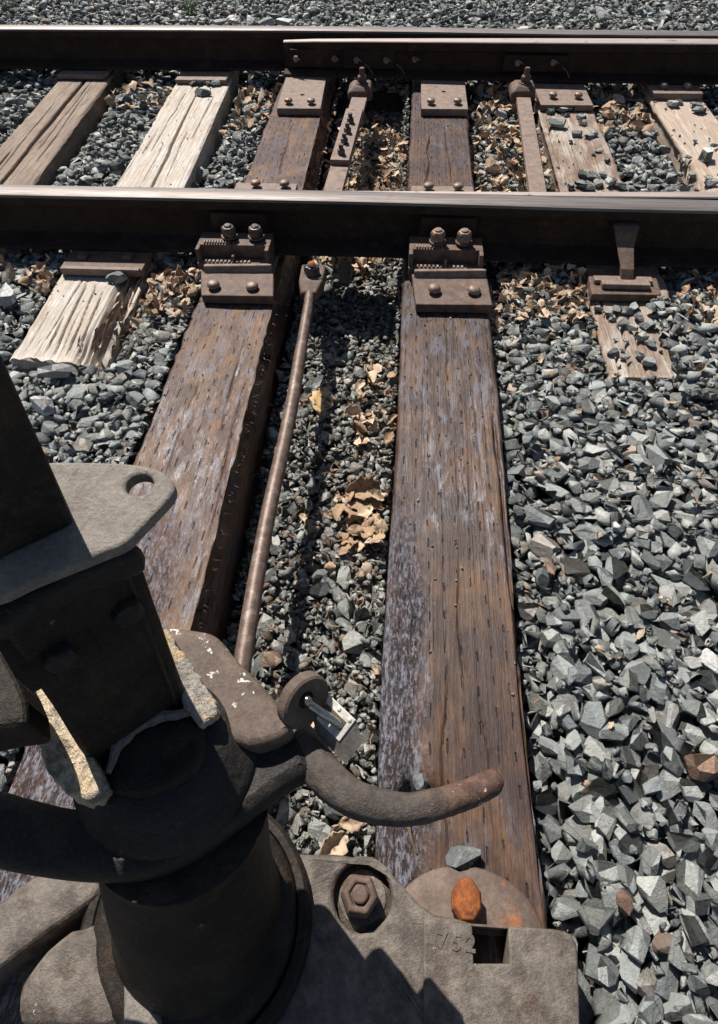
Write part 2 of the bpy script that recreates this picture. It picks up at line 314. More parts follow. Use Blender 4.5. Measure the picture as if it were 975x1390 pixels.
b.f = [(j*140+i, j*140+i+1, (j+1)*140+i+1, (j+1)*140+i) for j in range(139) for i in range(139)]; b.m = [0]*len(b.f)
ballast = tag(b.build('ballast_bed', 'dirt', smooth=True), kind='structure')

# ------------------------------------------------------------------ ties
def make_tie(key, label, mat, cracks=(), wear=.006, nx=48, step=.008, rot=None, seed=1, group=None, streak=.002, ends=.006):
    cx, s, wd, ya, yb = TIES[key]; ny = int((yb-ya)/step); D = .178
    u = np.concatenate([np.zeros(6), np.linspace(0, 1, nx), np.ones(6)]); zt = np.concatenate([np.linspace(-D, -.012, 6), np.zeros(nx), np.linspace(-.012, -D, 6)])
    side = np.concatenate([-np.ones(6), np.zeros(nx), np.ones(6)])
    ys = np.linspace(ya, yb, ny); U, Yg = np.meshgrid(u, ys); Z = np.tile(zt, (ny, 1)); S = np.tile(side, (ny, 1))
    Xl = (U-.5)*wd
    # long fibrous relief
    Z = Z+np.where(S == 0, -streak*vn(Xl*330, Yg*5, seed)-streak*.8*vn(Xl*90, Yg*2.4, seed+1)-.003*vn(Xl*14, Yg*4, seed+2), 0)
    ed = np.minimum(U, 1-U)*wd; wr = wear*(.35+1.6*vn(Yg*7, Xl*0+S*0+seed, seed)*vn(Yg*33, Xl*0, seed+4)*2)
    Z = np.where(S == 0, Z-np.clip(1-ed/.012, 0, 1)**2*wr, Z)
    Xl = Xl+np.where(S != 0, S*(-.003-wear*.6*vn(Z*160, Yg*7, seed+5)-.002*vn(Z*50, Yg*11, seed+6)*(Z > -.03)), 0)
    Xl = Xl+.004*(vn(Yg*1.7, Yg*0, seed+9)-.5)*2
    for (a0, a1, y0, y1, dep, wdt) in cracks:        # fractions across, metres along
        t = np.clip((Yg-y0)/(y1-y0), 0, 1); cxk = ((a0+(a1-a0)*t)-.5)*wd+(.012 if nx < 100 else .006)*(vn(Yg*9, Yg*0+a0*50, seed+7)-.5)+.0012*(vn(Yg*40, Yg*0, seed+8)-.5)
        en = np.clip((Yg-y0)/.06, 0, 1)*np.clip((y1-Yg)/.06, 0, 1); ww = wdt*(.5+.7*vn(Yg*5, Yg*0+a0*31, seed))
        Z = np.where(S == 0, Z-dep*en*np.exp(-((Xl-cxk)/ww)**2), Z)
    if rot is not None: Z, Xl = rot(U, Yg, Xl, Z, S)
    X = cx+s*Yg+Xl; Yo = Yg.copy()
    for r_, sg in ((0, -1), (1, 1)): Yo[(0 if sg < 0 else -1), :] += sg*ends*vn(np.linspace(0, 14, U.shape[1]), 0*u, seed+11)*2
    n = U.shape[1]; V = np.stack([X, Yo, Z], 2).reshape(-1, 3); idx = np.arange(ny*n).reshape(ny, n)
    F = np.stack([idx[:-1, :-1], idx[:-1, 1:], idx[1:, 1:], idx[1:, :-1]], 2).reshape(-1, 4)
    me = bpy.data.meshes.new('railroad_tie'); me.from_pydata(V.tolist(), [], F.tolist()+[list(idx[0]), list(idx[-1][::-1])]); me.materials.append(M[mat])
    me.polygons.foreach_set('use_smooth', [True]*(len(F))+[False]*2)
    o = bpy.data.objects.new('railroad_tie', me); COL.objects.link(o)
    return tag(o, label, 'railroad tie', group)
make_tie('A', 'weathered tan wooden tie with a long open split, farthest left between the rails', 'tieA', [(.50, .52, 1.9, 3.1, .06, .0062), (.2, .25, 1.3, 2.3, .02, .0028), (.8, .74, 2.2, 3.0, .014, .002), (.32, .30, 2.1, 2.8, .012, .0018), (.66, .68, 2.3, 3.0, .01, .0018)], seed=2, streak=.0022, nx=120, step=.006)
def rotB(U, Yg, Xl, Z, S):
    e = np.clip((U-.63-.10*vn(Yg*6, Yg*0, 77))/.08, 0, 1)*(Yg < 1.6)
    Z = np.where(S == 0, Z-e*(.006+.06*vn(Xl*210, Yg*11, 31)*np.clip((U-.5)*2.2, 0, 1)), Z)
    Z = np.where(S > 0, Z-.0, Z); Xl = Xl-np.where((S >= 0), e*.03*vn(Yg*7, Yg*0, 33)*np.clip((U-.8)/.2, 0, 1), 0)*(Yg < 1.30)
    return Z, Xl
make_tie('B', 'bleached white wooden tie with splitting grain and a rotten right edge beside the near rail', 'tieB',
         [(.56, .46, 2.0, 3.0, .03, .0034), (.44, .38, 1.14, 1.47, .022, .0022), (.58, .50, 1.14, 1.46, .024, .0024), (.28, .31, 1.2, 1.5, .02, .0016), (.68, .61, 1.14, 1.44, .024, .0024), (.52, .47, 1.14, 1.36, .014, .0016), (.36, .34, 1.14, 1.3, .02, .0015), (.7, .66, 2.05, 2.5, .012, .002), (.25, .28, 2.3, 2.9, .012, .0018), (.4, .38, 2.05, 2.4, .01, .0016), (.8, .82, 2.4, 2.9, .01, .0018), (.14, .14, 1.14, 1.35, .015, .0014)],
         nx=130, step=.005, rot=rotB, seed=5, streak=.0020, ends=.010)
def rotC(U, Yg, Xl, Z, S):
    j = vn(Yg*9, Yg*0, 51)*vn(Yg*45, Yg*0, 52); Xl = Xl-np.where((S >= 0) & (Z > -.03), (.012+.03*j)*np.clip((U-.93)/.07, 0, 1), 0); return Z, Xl
make_tie('C', 'dark brown creosoted headblock tie with a bluish sheen, left of the throw rod', 'tieC',
         [(.75, .72, .9, 1.3, .012, .003), (.35, .38, .7, 1.1, .008, .0025), (.9, .86, .5, 1.2, .012, .003), (.55, .5, 2.1, 2.6, .01, .003)], seed=8, rot=rotC, wear=.014, streak=.0012)
def rotD(U, Yg, Xl, Z, S):
    Xl = Xl-np.where((S >= 0), .012*np.clip((U-.94)/.06, 0, 1)*(vn(Yg*2.5, Yg*0, 61)-.2), 0)
    h = np.exp(-(((Xl+.058)/.028)**2+((Yg-.205)/.022)**2)); Z = np.where(S == 0, Z-h*.045*(.4+vn(Xl*160, Yg*160, 63)), Z)
    g = np.exp(-((Xl+.066)/.011)**2)*np.clip((Yg-.17)/.03, 0, 1)*np.clip((.34-Yg)/.03, 0, 1); Z = np.where(S == 0, Z-.012*g, Z); return Z, Xl
make_tie('D', 'dark brown creosoted headblock tie in the middle, glossy streak down its left side', 'tieD',
         [(.56, .54, .35, .62, .010, .0016), (.60, .585, .68, .9, .008, .0014), (.42, .43, .1, .42, .010, .0016), (.25, .27, .95, 1.2, .006, .0014), (.78, .765, .8, 1.02, .007, .0014), (.18, .2, .42, .50, .03, .005), (.5, .53, 1.05, 1.3, .006, .0014), (.7, .69, .2, .38, .007, .0014), (.955, .95, .1, 1.0, .02, .004), (.3, .35, 2.1, 2.5, .01, .003), (.66, .6, 2.1, 2.6, .01, .003)], nx=90, step=.006, rot=rotD, seed=12, wear=.008, streak=.0011)
make_tie('E', 'brown stained wooden tie with pale bleached patches and loose stones, right of the middle', 'tieE', [(.1, .14, 2.1, 2.7, .012, .004), (.25, .3, 1.14, 1.42, .014, .003), (.12, .15, 1.14, 1.5, .012, .003), (.4, .42, 1.14, 1.4, .012, .003)], seed=15, streak=.0022, nx=80)
def rotF(U, Yg, Xl, Z, S):
    Xl = Xl+np.where(S <= 0, .028*vn(Yg*3, Yg*0, 71)*np.clip((.3-U)/.3, 0, 1)*(1+.3*(U > 0)), 0); return Z, Xl
make_tie('F', 'pale beige wooden tie with a rounded ragged left edge, farthest right between the rails', 'tieF', [(.3, .34, 2.1, 2.8, .01, .005), (.62, .6, 2.1, 2.5, .01, .003)], seed=18, wear=.02, rot=rotF)

# ------------------------------------------------------------------ rails
RB, RT, HW = .022, .167, .066         # base bottom, head top, head width
def rail(name, label, sta, mat_top='railtop'):
    prof = [(-.066, RB), (.066, RB), (.066, RB+.009), (.03, RB+.016), (.011, RB+.026), (.008, RB+.05), (.008, RT-.05), (.012, RT-.040), (.031, RT-.034), (HW/2, RT-.028),
            (HW/2, RT-.010), (HW/2-.003, RT-.004), (HW/2-.010, RT-.0008), (0, RT), (-HW/2+.010, RT-.0008), (-HW/2+.003, RT-.004), (-HW/2, RT-.010), (-HW/2, RT-.028), (-.031, RT-.034), (-.012, RT-.040), (-.008, RT-.05), (-.008, RB+.05), (-.011, RB+.026), (-.03, RB+.016), (-.066, RB+.009)]
    xs = np.linspace(sta[0][0], sta[-1][0], 60); yc = np.interp(xs, [q[0] for q in sta], [q[1] for q in sta])
    b = MB(); n = len(prof); b.rings([[(x, y+p[0], p[1]) for p in prof] for x, y in zip(xs, yc)])
    for i in range(len(b.f)-2):
        if 10 <= i % n <= 15: b.m[i] = 1
    o = sharp(b.build(name, ['rail', mat_top]), 32); return tag(o, label, 'rail')
near = rail('stock_rail', 'near running rail crossing the whole picture, with a worn shiny head', [(-5, 1.652), (-.6, 1.650), (-.1, 1.648), (.2, 1.643), (.45, 1.636), (.9, 1.633), (5, 1.60)])
far = rail('stock_rail', 'far running rail in front of the grey ballast, with a bright worn head', [(-6, 3.156), (-.6, 3.156), (0, 3.146), (.67, 3.118), (1.25, 3.108), (6, 3.03)])
def point_rail(label, sta, side):      # sta: x, near face y, far face y, top z ; side -1: base spreads towards the camera
    b = MB()
    def sec(x, yn, yf, zt):
        q = .003
        w0, w1 = ((yn+yf)/2-.007, (yn+yf)/2+.007) if yf-yn > .03 else (yn, max(yf, yn+.004))
        ba = w0-.05 if side < 0 else w0; bb = w1 if side < 0 else w1+.05
        return [(x, ba, RB+.006), (x, bb, RB+.006), (x, bb, RB+.014), (x, w1, RB+.026), (x, w1, zt-.042), (x, yf, zt-.032), (x, yf, zt-q), (x, yf-q*.6, zt), (x, yn+q*.9, zt), (x, yn, zt-q), (x, yn, zt-.032), (x, w0, zt-.042), (x, w0, RB+.026), (x, ba, RB+.014)]
    xs = np.linspace(sta[0][0], sta[-1][0], 50); A = [np.interp(xs, [q[0] for q in sta], [q[i] for q in sta]) for i in (1, 2, 3)]
    b.rings([sec(x, *q) for x, q in zip(xs, zip(*A))])
    for i in range(len(b.f)-2):
        if i % 14 in (6, 7, 8): b.m[i] = 1
    t = thing('point_rail', (sta[0][0], sta[0][1], RB), label, 'rail'); o = sharp(b.build('blade', ['rail', 'pointtop'], t), 35); return t
pr = point_rail('movable switch point rail lying in front of the far rail, bolted clips on its side',
    [(-.53, 3.060, 3.085, .140), (-.48, 3.045, 3.078, .1455), (-.2, 3.028, 3.068, .151), (.2, 3.006, 3.058, .156), (.66, 2.982, 3.045, .1615), (1.25, 2.972, 3.038, .164), (6, 2.80, 2.866, .165)], -1)
pn = point_rail('movable switch point rail tucked against the far side of the near rail',
    [(-.52, 1.688, 1.693, .148), (-.2, 1.687, 1.697, .155), (.2, 1.679, 1.696, .160), (.45, 1.671, 1.698, .162), (.86, 1.678, 1.713, .164), (3, 1.76, 1.826, .165), (5, 1.85, 1.916, .165)], 1)
def bar_on(t, x0, x1, y, z0, z1, th): MB().rings([[(x, y-th, z0), (x, y+.012, z0), (x, y+.012, z1+.004), (x, y-th+.002, z1)] for x in (x0, x1)]).build('reinforcing_bar', 'rail', t, bevel=.0015)
bar_on(pr, -.50, -.24, 3.047, .055, .118, .012); bar_on(pr, -.27, -.055, 3.035, .055, .120, .016); bar_on(pr, .40, .66, 2.99, .06, .115, .006)
for x, y, z in ((-.475, 3.033, .088), (-.31, 3.033, .088), (-.215, 3.018, .088), (-.09, 3.018, .088), (.03, 3.028, .09), (.455, 2.983, .092), (.60, 2.983, .095)):
    c = Vector((x, y, z)); MB().cyl(c, (0, -1, 0), [(.013, 0), (.013, .014), (.010, .017)], 6, ph=.5).build('bolt', 'bolt', pr, bevel=.001)
    MB().tube([c+Vector((-.004, -.012, .004)), c+Vector((.010, -.026, .009)), c+Vector((.020, -.030, .002))], .0022, 6).build('cotter_pin', 'chrome', pr)
for x, y, z in ((-.18, 3.01, .075), (-.045, 3.01, .075), (.64, 2.97, .08)): MB().tube([(x, y, z), (x+.02, y-.012, z-.012), (x+.035, y-.012, z-.034)], .0018, 6).build('cotter_pin', 'bolt', pr)

# ------------------------------------------------------------------ tie plates and braces
def spike(t, x, y, z, r=.013): 
    return MB().box(x-r, x+r, y-r*.9, y+r*1.3, z, z+.012).build('spike_head', 'plate2', t, bevel=.003)
def slide_plate(label, x0, x1, y0, y1, z1, mat, heads=(), hole=None, skew=0, dark=False):
    t = thing('tie_plate', ((x0+x1)/2, (y0+y1)/2, 0), label, 'tie plate')
    hs = [circ(hole, .009)] if hole else []
    plate('plate', [(x0, y0), (x1, y0), (x1+skew, y1), (x0+skew, y1)], z1, z1-.0, mat, t, hs, .0015)
    for x, y in heads: MB().cyl((x, y, z1-.001), (0, 0, 1), [(.010, 0), (.010, .008), (.017, .010), (.015, .02), (.007, .024)], 10).build('spike_head', 'bolt', t)
    return t
slide_plate('brown tie plate with two dark spike heads and a hole under the point rail tip', -.51, -.335, 2.655, 3.0, .026, 'plate', [(-.468, 2.70), (-.377, 2.70)], (-.425, 2.80), -.012)
slide_plate('flat brown tie plate with two spike heads, middle tie, at the far rail', .062, .245, 2.665, 3.0, .026, 'plate', [(.10, 2.71), (.205, 2.715)], (.155, 2.85))
slide_plate('brown tie plate half covered with small stones at the far rail', .535, .74, 2.73, 3.0, .022, 'plate', [(.59, 2.80), (.69, 2.80)])
slide_plate('clean brown tie plate with two spikes at the far rail, rightmost tie', 1.005, 1.20, 2.86, 3.05, .024, 'plate', [(1.05, 2.91), (1.145, 2.91)], (1.14, 2.985))
slide_plate('plate edge showing under the far rail on the split tan tie', -1.56, -1.345, 3.035, 3.3, .017, 'plate')
slide_plate('plate edge showing under the far rail on the bleached tie', -1.01, -.785, 2.99, 3.3, .017, 'plate')
t = slide_plate('tie plate with a bright front edge between near rail and bleached tie', -.95, -.715, 1.492, 1.83, .020, 'plate2')
MB().box(-.945, -.72, 1.484, 1.499, .004, .025).build('shoulder', 'plate', t, bevel=.002)
spike(t, -.90, 1.545, .02); spike(t, -.77, 1.55, .02)

def brace(label, x0, x1, xo, yf, nuts, nutmat, nutz):
    t = thing('rail_brace', ((x0+x1)/2, 1.45, 0), label, 'rail brace')
    yb = 1.62
    o = MB().rings([[(x0+xo, yf, .001), (x1+xo*.6, yf+.002, .001), (x1, 1.505, .001), (x0, 1.505, .001)], [(x0+xo, yf, .026), (x1+xo*.6, yf+.002, .028), (x1, 1.49, .034), (x0, 1.488, .032)]]).build('base_plate', 'plate2', t, bevel=.003)
    roughen(o, .0025, .03, 3)
    MB().rings([[(x0+xo*.5, 1.468, .028), (x1-.003, 1.475, .028), (x1-.003, 1.500, .028), (x0+xo*.5, 1.492, .028)], [(x0+xo*.5, 1.476, .048), (x1-.003, 1.482, .052), (x1-.003, 1.494, .050), (x0+xo*.5, 1.488, .048)]]).build('shoulder', 'plate', t, bevel=.003)
    MB().box(x0-.006, x1-.005, 1.505, 2.03, .001, .019).build('sole_plate', 'plate', t, bevel=.002)
    # pocket casting standing against the rail
    c = MB(); a0, a1 = x0-.01, x1-.012
    m_ = (a0+a1)/2; f0 = 1.532
    c.box(a0, a1, 1.499, f0-.0005, .0195, .042)
    c.box(a0, a1, f0, 1.60, .0195, .079)
    for u0, u1 in ((a0, a0+.011), (m_-.004, m_+.004), (a1-.011, a1)): c.box(u0, u1, 1.506, f0-.0003, .0425, .0795 if u0 != m_-.004 else .06)
    c.build('pocket_casting', 'plate2', t, bevel=.0022)
    q = MB()
    for i in range(10): q.box(a0+.018+i*.0075, a0+.0215+i*.0075, 1.536, 1.550, .0795, .0835)
    tag(q.build('teeth', 'plate', t), kind='stuff')
    q = MB()
    for i in range(12): q.box(a0+.02+i*.011, a0+.026+i*.011, 1.502, 1.512, .0425, .0465)
    tag(q.build('raised_marks', 'plate', t), kind='stuff')
    MB().rings([[(a0+.02, 1.6035, .03), (a1-.012, 1.6035, .03), (a1-.012, 1.640, .03), (a0+.02, 1.640, .03)], [(a0+.03, 1.6045, .128), (a1-.02, 1.6045, .128), (a1-.02, 1.64, .128), (a0+.03, 1.64, .128)]]).build('upright', 'rail', t, bevel=.002)
    for (x, y) in nuts:
        MB().cyl((x, y, .05), (0, 0, 1), [(.011, 0), (.011, .04)], 14).build('shank', 'plate2', t)
        MB().cyl((x, y, .086), (0, 0, 1), [(.0225, 0), (.0225, .004)], 18).build('washer', 'plate2', t)
        bolt(t, (x, y, .090), .0205, nutz-.09, nutmat, 'nut')
    return t
n1, n2 = at(310, 305, .115), at(347, 305, .115)
t = brace('rusty rail brace with two standing nuts on the left dark tie, by the near rail', -.545, -.342, .028, 1.372, [(n1.x, 1.565), (n2.x, 1.565)], 'boltdark', .115)
dome_bolt(t, (-.49, 1.405, .024), .017, .024, 'bolt', tilt=(.05, -.05, 1)); dome_bolt(t, (-.385, 1.405, .024), .017, .022, 'bolt', tilt=(-.08, -.06, 1))
dome_bolt(t, (-.48, 2.0, .018), .017, .024, 'bolt'); dome_bolt(t, (-.385, 2.0, .018), .017, .024, 'bolt')
n1, n2 = at(595, 313, .115), at(631, 313, .115)
t = brace('rusty rail brace with two rounded nuts on the middle dark tie, by the near rail', .036, .236, .012, 1.358, [(n1.x, 1.56), (n2.x, 1.56)], 'bolt', .118)
dome_bolt(t, (.093, 1.41, .024), .017, .026, 'bolt', tilt=(.12, -.06, 1)); dome_bolt(t, (.195, 1.41, .024), .018, .024, 'bolt', tilt=(.2, -.05, 1))
dome_bolt(t, (.085, 2.0, .018), .017, .024, 'bolt'); dome_bolt(t, (.18, 2.0, .018), .017, .024, 'bolt')
# strut brace at the right
t = thing('rail_brace', (.60, 1.47, 0), 'small rusty rail brace with a single narrow strut, on the buried right hand tie', 'rail brace')
MB().rings([[(.505, 1.428, .0), (.69, 1.432, .0), (.70, 1.62, .0), (.52, 1.62, .0)], [(.508, 1.43, .022), (.688, 1.434, .022), (.70, 1.62, .022), (.52, 1.62, .022)]]).build('base_plate', 'plate2', t, bevel=.003)
MB().box(.535, .66, 1.452, 1.475, .0225, .038).build('clip', 'plate', t, bevel=.003)
MB().box(.52, .672, 1.4765, 1.50, .0225, .034).build('shoulder', 'plate', t, bevel=.002)
MB().rings([[(x-w_, y, z), (x+w_, y, z), (x+w_, y+.02, z), (x-w_, y+.02, z)] for x, y, z, w_ in ((.605, 1.478, .03, .016), (.603, 1.498, .055, .017), (.600, 1.555, .085, .022), (.598, 1.59, .125, .034))]).build('strut', 'plate2', t, bevel=.002)

# ------------------------------------------------------------------ switch rods
def clip_and_bar(label, p0, p1, w_, z, bolts, over=None):
    t = thing('switch_rod', (p0[0], p0[1], z), label, 'switch rod')
    d = (Vector((*p1, 0))-Vector((*p0, 0))).normalized(); n = Vector((d.y, -d.x, 0))*w_/2
    a, b_ = Vector((*p0, z)), Vector((*p1, z-.012))
    MB().rings([[q+n, q-n, q-n-Vector((0, 0, .018)), q+n-Vector((0, 0, .018))] for q in (a, b_)]).build('bar', 'plate', t, bevel=.0015)
    if over:
        a2, b2 = a.lerp(b_, over[0])+Vector((0, 0, .0185)), a.lerp(b_, over[1])+Vector((0, 0, .0185)); n2 = n*1.04
        MB().rings([[q+n2, q-n2, q-n2-Vector((0, 0, .018)), q+n2-Vector((0, 0, .018))] for q in (a2, b2)]).build('lap_bar', 'plate', t, bevel=.0015)
        for i in range(4):
            q = a2.lerp(b2, .30+.2*i); bolt(t, q, .014, .018, 'boltdark', ph=i*.4); MB().cyl(q+Vector((0, 0, .018)), (0, 0, 1), [(.008, 0), (.008, .014)], 10).build('stud', 'boltdark', t)
    # clip on the rail foot with an upright bolt
    c = a+Vector((.002, .035, .0))
    o = MB().rings([[c+Vector((x, y, zz)) for x, y, zz in ((-.05, -.02, -.02), (.05, -.02, -.02), (.05, .09, -.02), (-.05, .09, -.02))], [c+Vector((x, y, zz)) for x, y, zz in ((-.052, -.025, .012), (.045, -.022, .012), (.045, .085, .012), (-.05, .085, .012))], [c+Vector((x, y, zz)) for x, y, zz in ((-.030, -.0, .030), (.04, -.0, .030), (.04, .07, .030), (-.030, .07, .030))]]).build('rod_clip', 'plate2', t, bevel=.008, seg=3)
    q = c+Vector((.005, .03, .028)); MB().cyl(q, (0, 0, 1), [(.026, 0), (.026, .006)], 20).build('washer', 'plate2', t)
    bolt(t, q+Vector((0, 0, .006)), .020, .024, 'plate2', 'nut', cap=False); MB().cyl(q+Vector((0, 0, .03)), (0, 0, 1), [(.011, 0), (.011, .022), (.009, .026)], 12).build('bolt', 'plate2', t)
    return t
r1a, r1b = at(488, 132, .035), at(442, 285, .03); r2a, r2b = at(711, 132, .035), at(735, 285, .03)
clip_and_bar('flat iron switch rod with four lap bolts, between the two dark ties', (r1a.x, r1a.y), (r1b.x, 1.78), .062, .035, 4, (.17, .62))
clip_and_bar('plain flat iron switch rod running along the stained tie, right of the middle tie', (r2a.x, r2a.y), (r2b.x-.002, 1.78), .054, .035, 0)
# connecting rod from the near rail to the switch stand
t = thing('connecting_rod', (-.25, 1.5, .03), 'long round rusty throw rod running from the near rail down to the switch stand', 'throw rod')
P = [at(421, 395, .02), at(418, 420, .02), at(408, 480, .015), at(398, 540, .012), at(386, 600, .010), at(366, 690, .008), at(349, 780, .008), at(334, 870, .008), at(327, 915, .008), at(316, 985, .008)]
sharp(MB().tube(smooth_path(P, 5), [.0125]*5+[.0135]*5+[.0150]*5+[.0150]*31, 20).build('rod', 'rod', t), 60)
e = at(420, 392, .03)
MB().rings([[e+Vector((x, y, z)) for x, y, z in q] for q in ([(-.020, -.02, -.024), (.020, -.02, -.024), (.020, -.02, .0), (-.020, -.02, .0)], [(-.030, .02, -.03), (.034, .02, -.03), (.034, .02, .012), (-.030, .02, .012)], [(-.032, .10, -.03), (.036, .10, -.03), (.036, .10, .012), (-.032, .10, .012)])]).build('clevis', 'plate2', t, bevel=.006, seg=3)
q = e+Vector((.002, .055, .012)); bolt(t, q, .022, .022, 'boltdark', 'nut', cap=False); MB().cyl(q+Vector((0, 0, .022)), (0, 0, 1), [(.010, 0), (.010, .008), (.006, .011)], 12).build('bolt', 'orange', t)
MB().tube([q+Vector((-.020, -.004, .024)), q+Vector((-.008, -.012, .029)), q+Vector((.008, -.012, .029)), q+Vector((.022, -.002, .026))], .002, 6).build('cotter_pin', 'chrome', t)

# ------------------------------------------------------------------ switch stand
st = thing('switch_stand', (-.19, .08, 0), 'black cast iron switch stand in the lower left corner with socket and curved hand lever', 'switch stand')
# base with two feet
out = [(330, 1150), (395, 1158), (470, 1161), (503, 1167), (527, 1181), (548, 1203), (566, 1224), (590, 1240), (640, 1252), (640, 1480), (250, 1500), (180, 1300)]
base = plate('base_flange', [(p.x, p.y) for p in pxs(out, .05)], .05, .040, 'castbase', st, [circ(at(492, 1216, .05), .036)], .006); roughen(base, .0035, .02, 2)
out = [(575, 1247), (641, 1253), (643, 1308), (692, 1308), (690, 1257), (752, 1261), (767, 1264), (777, 1270), (783, 1281), (785, 1296), (790, 1480), (575, 1480)]
o = plate('base_bar', [(p.x, p.y) for p in pxs(out, .056)], .056, .054, 'castbase', st, [], .003)
MB().prism(pxs([(638, 1253.5), (694, 1257.5), (694, 1261), (638, 1257)], .055), .052).build('bar_lip', 'washer', st, bevel=.0006)
c = at(492, 1216, .05); MB().cyl((c.x, c.y, .0105), (0, 0, 1), [(.0355, 0), (.0355, .018), (.030, .022), (.029, .024)], 36).build('bolt_pad', 'castbase', st, smooth=False)
c = at(487, 1215, .075); hb = MB().cyl((c.x, c.y, .034), (.04, .02, 1), [(.0235, 0), (.0235, .034), (.020, .040), (.0135, .0405), (.0128, .037)], 6, ph=.25).build('bolt', 'plate2', st, bevel=.0022)
MB().cyl((c.x+.0015, c.y+.001, .070), (.04, .02, 1), [(.0098, 0), (.0098, .0062), (.008, .0075)], 18).build('stud', 'plate2', hb)
c = at(634, 1252, .012); wsh = [(c.x+.094*math.cos(a), c.y-.012+.070*math.sin(a)) for a in [math.pi*i/30 for i in range(31)]]
TT = [math.pi*i/36 for i in range(37)]
dome = [[(c.x+r_*math.cos(a), c.y-.012+r_*.76*math.sin(a), z) for a in TT] for r_, z in ((.096, 0), (.096, .008), (.092, .0125), (.072, .0165), (.045, .021), (.036, .0225), (.004, .023))]
sharp(MB().rings(dome, cap=False, closed=False).build('washer_plate', 'washer', st), 50)
c = at(634, 1225, .045); MB().cyl((c.x, c.y-.008, .012), (0, .12, 1), [(.014, 0), (.014, .018)], 12).build('shank', 'orange', st)
lag = MB().rings([[(c.x+a*math.cos(t_), c.y-.003+b_*math.sin(t_)+z*.12, z) for t_ in [2*math.pi*i/8+.39 for i in range(8)]] for a, b_, z in ((.019, .0245, .029), (.0195, .025, .044), (.0165, .022, .0505), (.010, .014, .0525))]).build('lag_screw', 'orange', st, bevel=.0012, seg=2)
# raised foundry figures on the bar
def raised(txt, c, size, ang, parent, mat, z, name='raised_figure'):
    for i, ch in enumerate(txt):
        cu = bpy.data.curves.new('f', 'FONT'); cu.body = ch; cu.size = size; cu.extrude = .0009; cu.offset = .0009; cu.align_x = 'CENTER'; cu.align_y = 'CENTER'
        o = bpy.data.objects.new('f', cu); COL.objects.link(o); me = bpy.data.meshes.new_from_object(o.evaluated_get(bpy.context.evaluated_depsgraph_get()))
        bpy.data.objects.remove(o); bpy.data.curves.remove(cu)
        me.transform(Matrix.Translation((c.x+i*size*.74, c.y-i*.0006, z))@Matrix.Rotation(ang, 4, 'Z')); me.materials.clear(); me.materials.append(M[mat])
        o = bpy.data.objects.new(name, me); COL.objects.link(o); o.parent = parent; o.matrix_parent_inverse = Matrix.Translation(-parent.location)
raised('752', at(600, 1277, .056), .0225, R(-4), st, 'castbase', .0565)
# bell and pedestal
def ring(cx, cy, z, r, n=48, sq=0): return [(cx+r*math.cos(t_), cy+r*math.sin(t_), z) for t_ in [2*math.pi*i/n for i in range(n)]]
bell = [(-.208, .045, .002, .137), (-.208, .045, .062, .137), (-.208, .046, .070, .131), (-.208, .047, .070, .122), (-.207, .048, .062, .119), (-.207, .050, .082, .116), (-.206, .052, .088, .108), (-.203, .056, .092, .098), (-.200, .066, .13, .092), (-.196, .080, .19, .088), (-.190, .100, .26, .084), (-.186, .118, .31, .082), (-.184, .125, .335, .086)]
sharp(MB().rings([ring(*q) for q in bell]).build('pedestal', 'castblk', st), 50)
# cylinder feet and slabs at lower left
def cast_prism(name, L, z, dz, mat, bev=.012, taper=1.05, rough_amp=.003):
    o = MB().prism(pxs(L, z), dz, 0, taper).build(name, mat, st, bevel=bev, seg=3); 
    for p_ in o.data.polygons: p_.use_smooth = True
    if rough_amp: roughen(o, rough_amp, .02, 2)
    return o
cast_prism('base_arm', [(-70, 1280), (0, 1222), (45, 1188), (128, 1183), (141, 1200), (128, 1222), (62, 1268), (0, 1315), (-60, 1350)], .075, .073, 'castbase', .014)
cast_prism('base_arm', [(20, 1340), (60, 1290), (92, 1264), (135, 1251), (162, 1254), (163, 1400), (20, 1400)], .085, .083, 'castbase', .016)
cast_prism('base_lug', [(166, 1258), (180, 1264), (198, 1290), (214, 1325), (220, 1400), (167, 1400)], .095, .09, 'castgrey', .005)
# collar
cc = (-.195, .152)
cres = [(-120, 1075), (-110, 1130), (-40, 1168), (50, 1187), (130, 1194), (200, 1188), (265, 1160), (330, 1112), (388, 1068), (424, 1046), (416, 1010), (380, 970), (300, 930), (200, 940), (150, 1040), (110, 1092), (40, 1082), (-20, 1068)]
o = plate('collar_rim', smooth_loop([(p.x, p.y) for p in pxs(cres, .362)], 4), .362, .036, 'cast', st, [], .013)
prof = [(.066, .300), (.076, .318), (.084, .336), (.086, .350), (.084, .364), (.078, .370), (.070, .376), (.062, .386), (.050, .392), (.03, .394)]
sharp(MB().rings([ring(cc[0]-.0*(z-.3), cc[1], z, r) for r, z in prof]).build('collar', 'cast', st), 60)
# lug plate that carries the lever
lug_px = [(180, 868), (205, 853), (240, 851), (282, 857), (300, 868), (322, 895), (350, 922), (372, 948), (388, 972), (396, 990), (372, 1006), (342, 1013), (318, 1005), (300, 985), (270, 960), (200, 900)]
ol = smooth_loop([(p.x, p.y) for p in pxs(lug_px, .385)], 4)
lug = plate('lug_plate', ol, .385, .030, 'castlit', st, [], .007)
MB().prism(pxs([(250, 880), (300, 880), (370, 965), (392, 990), (345, 1010), (300, 1000), (230, 960)], .357), .045, 0, .8).build('lug_web', 'cast', st, bevel=.008, seg=3)
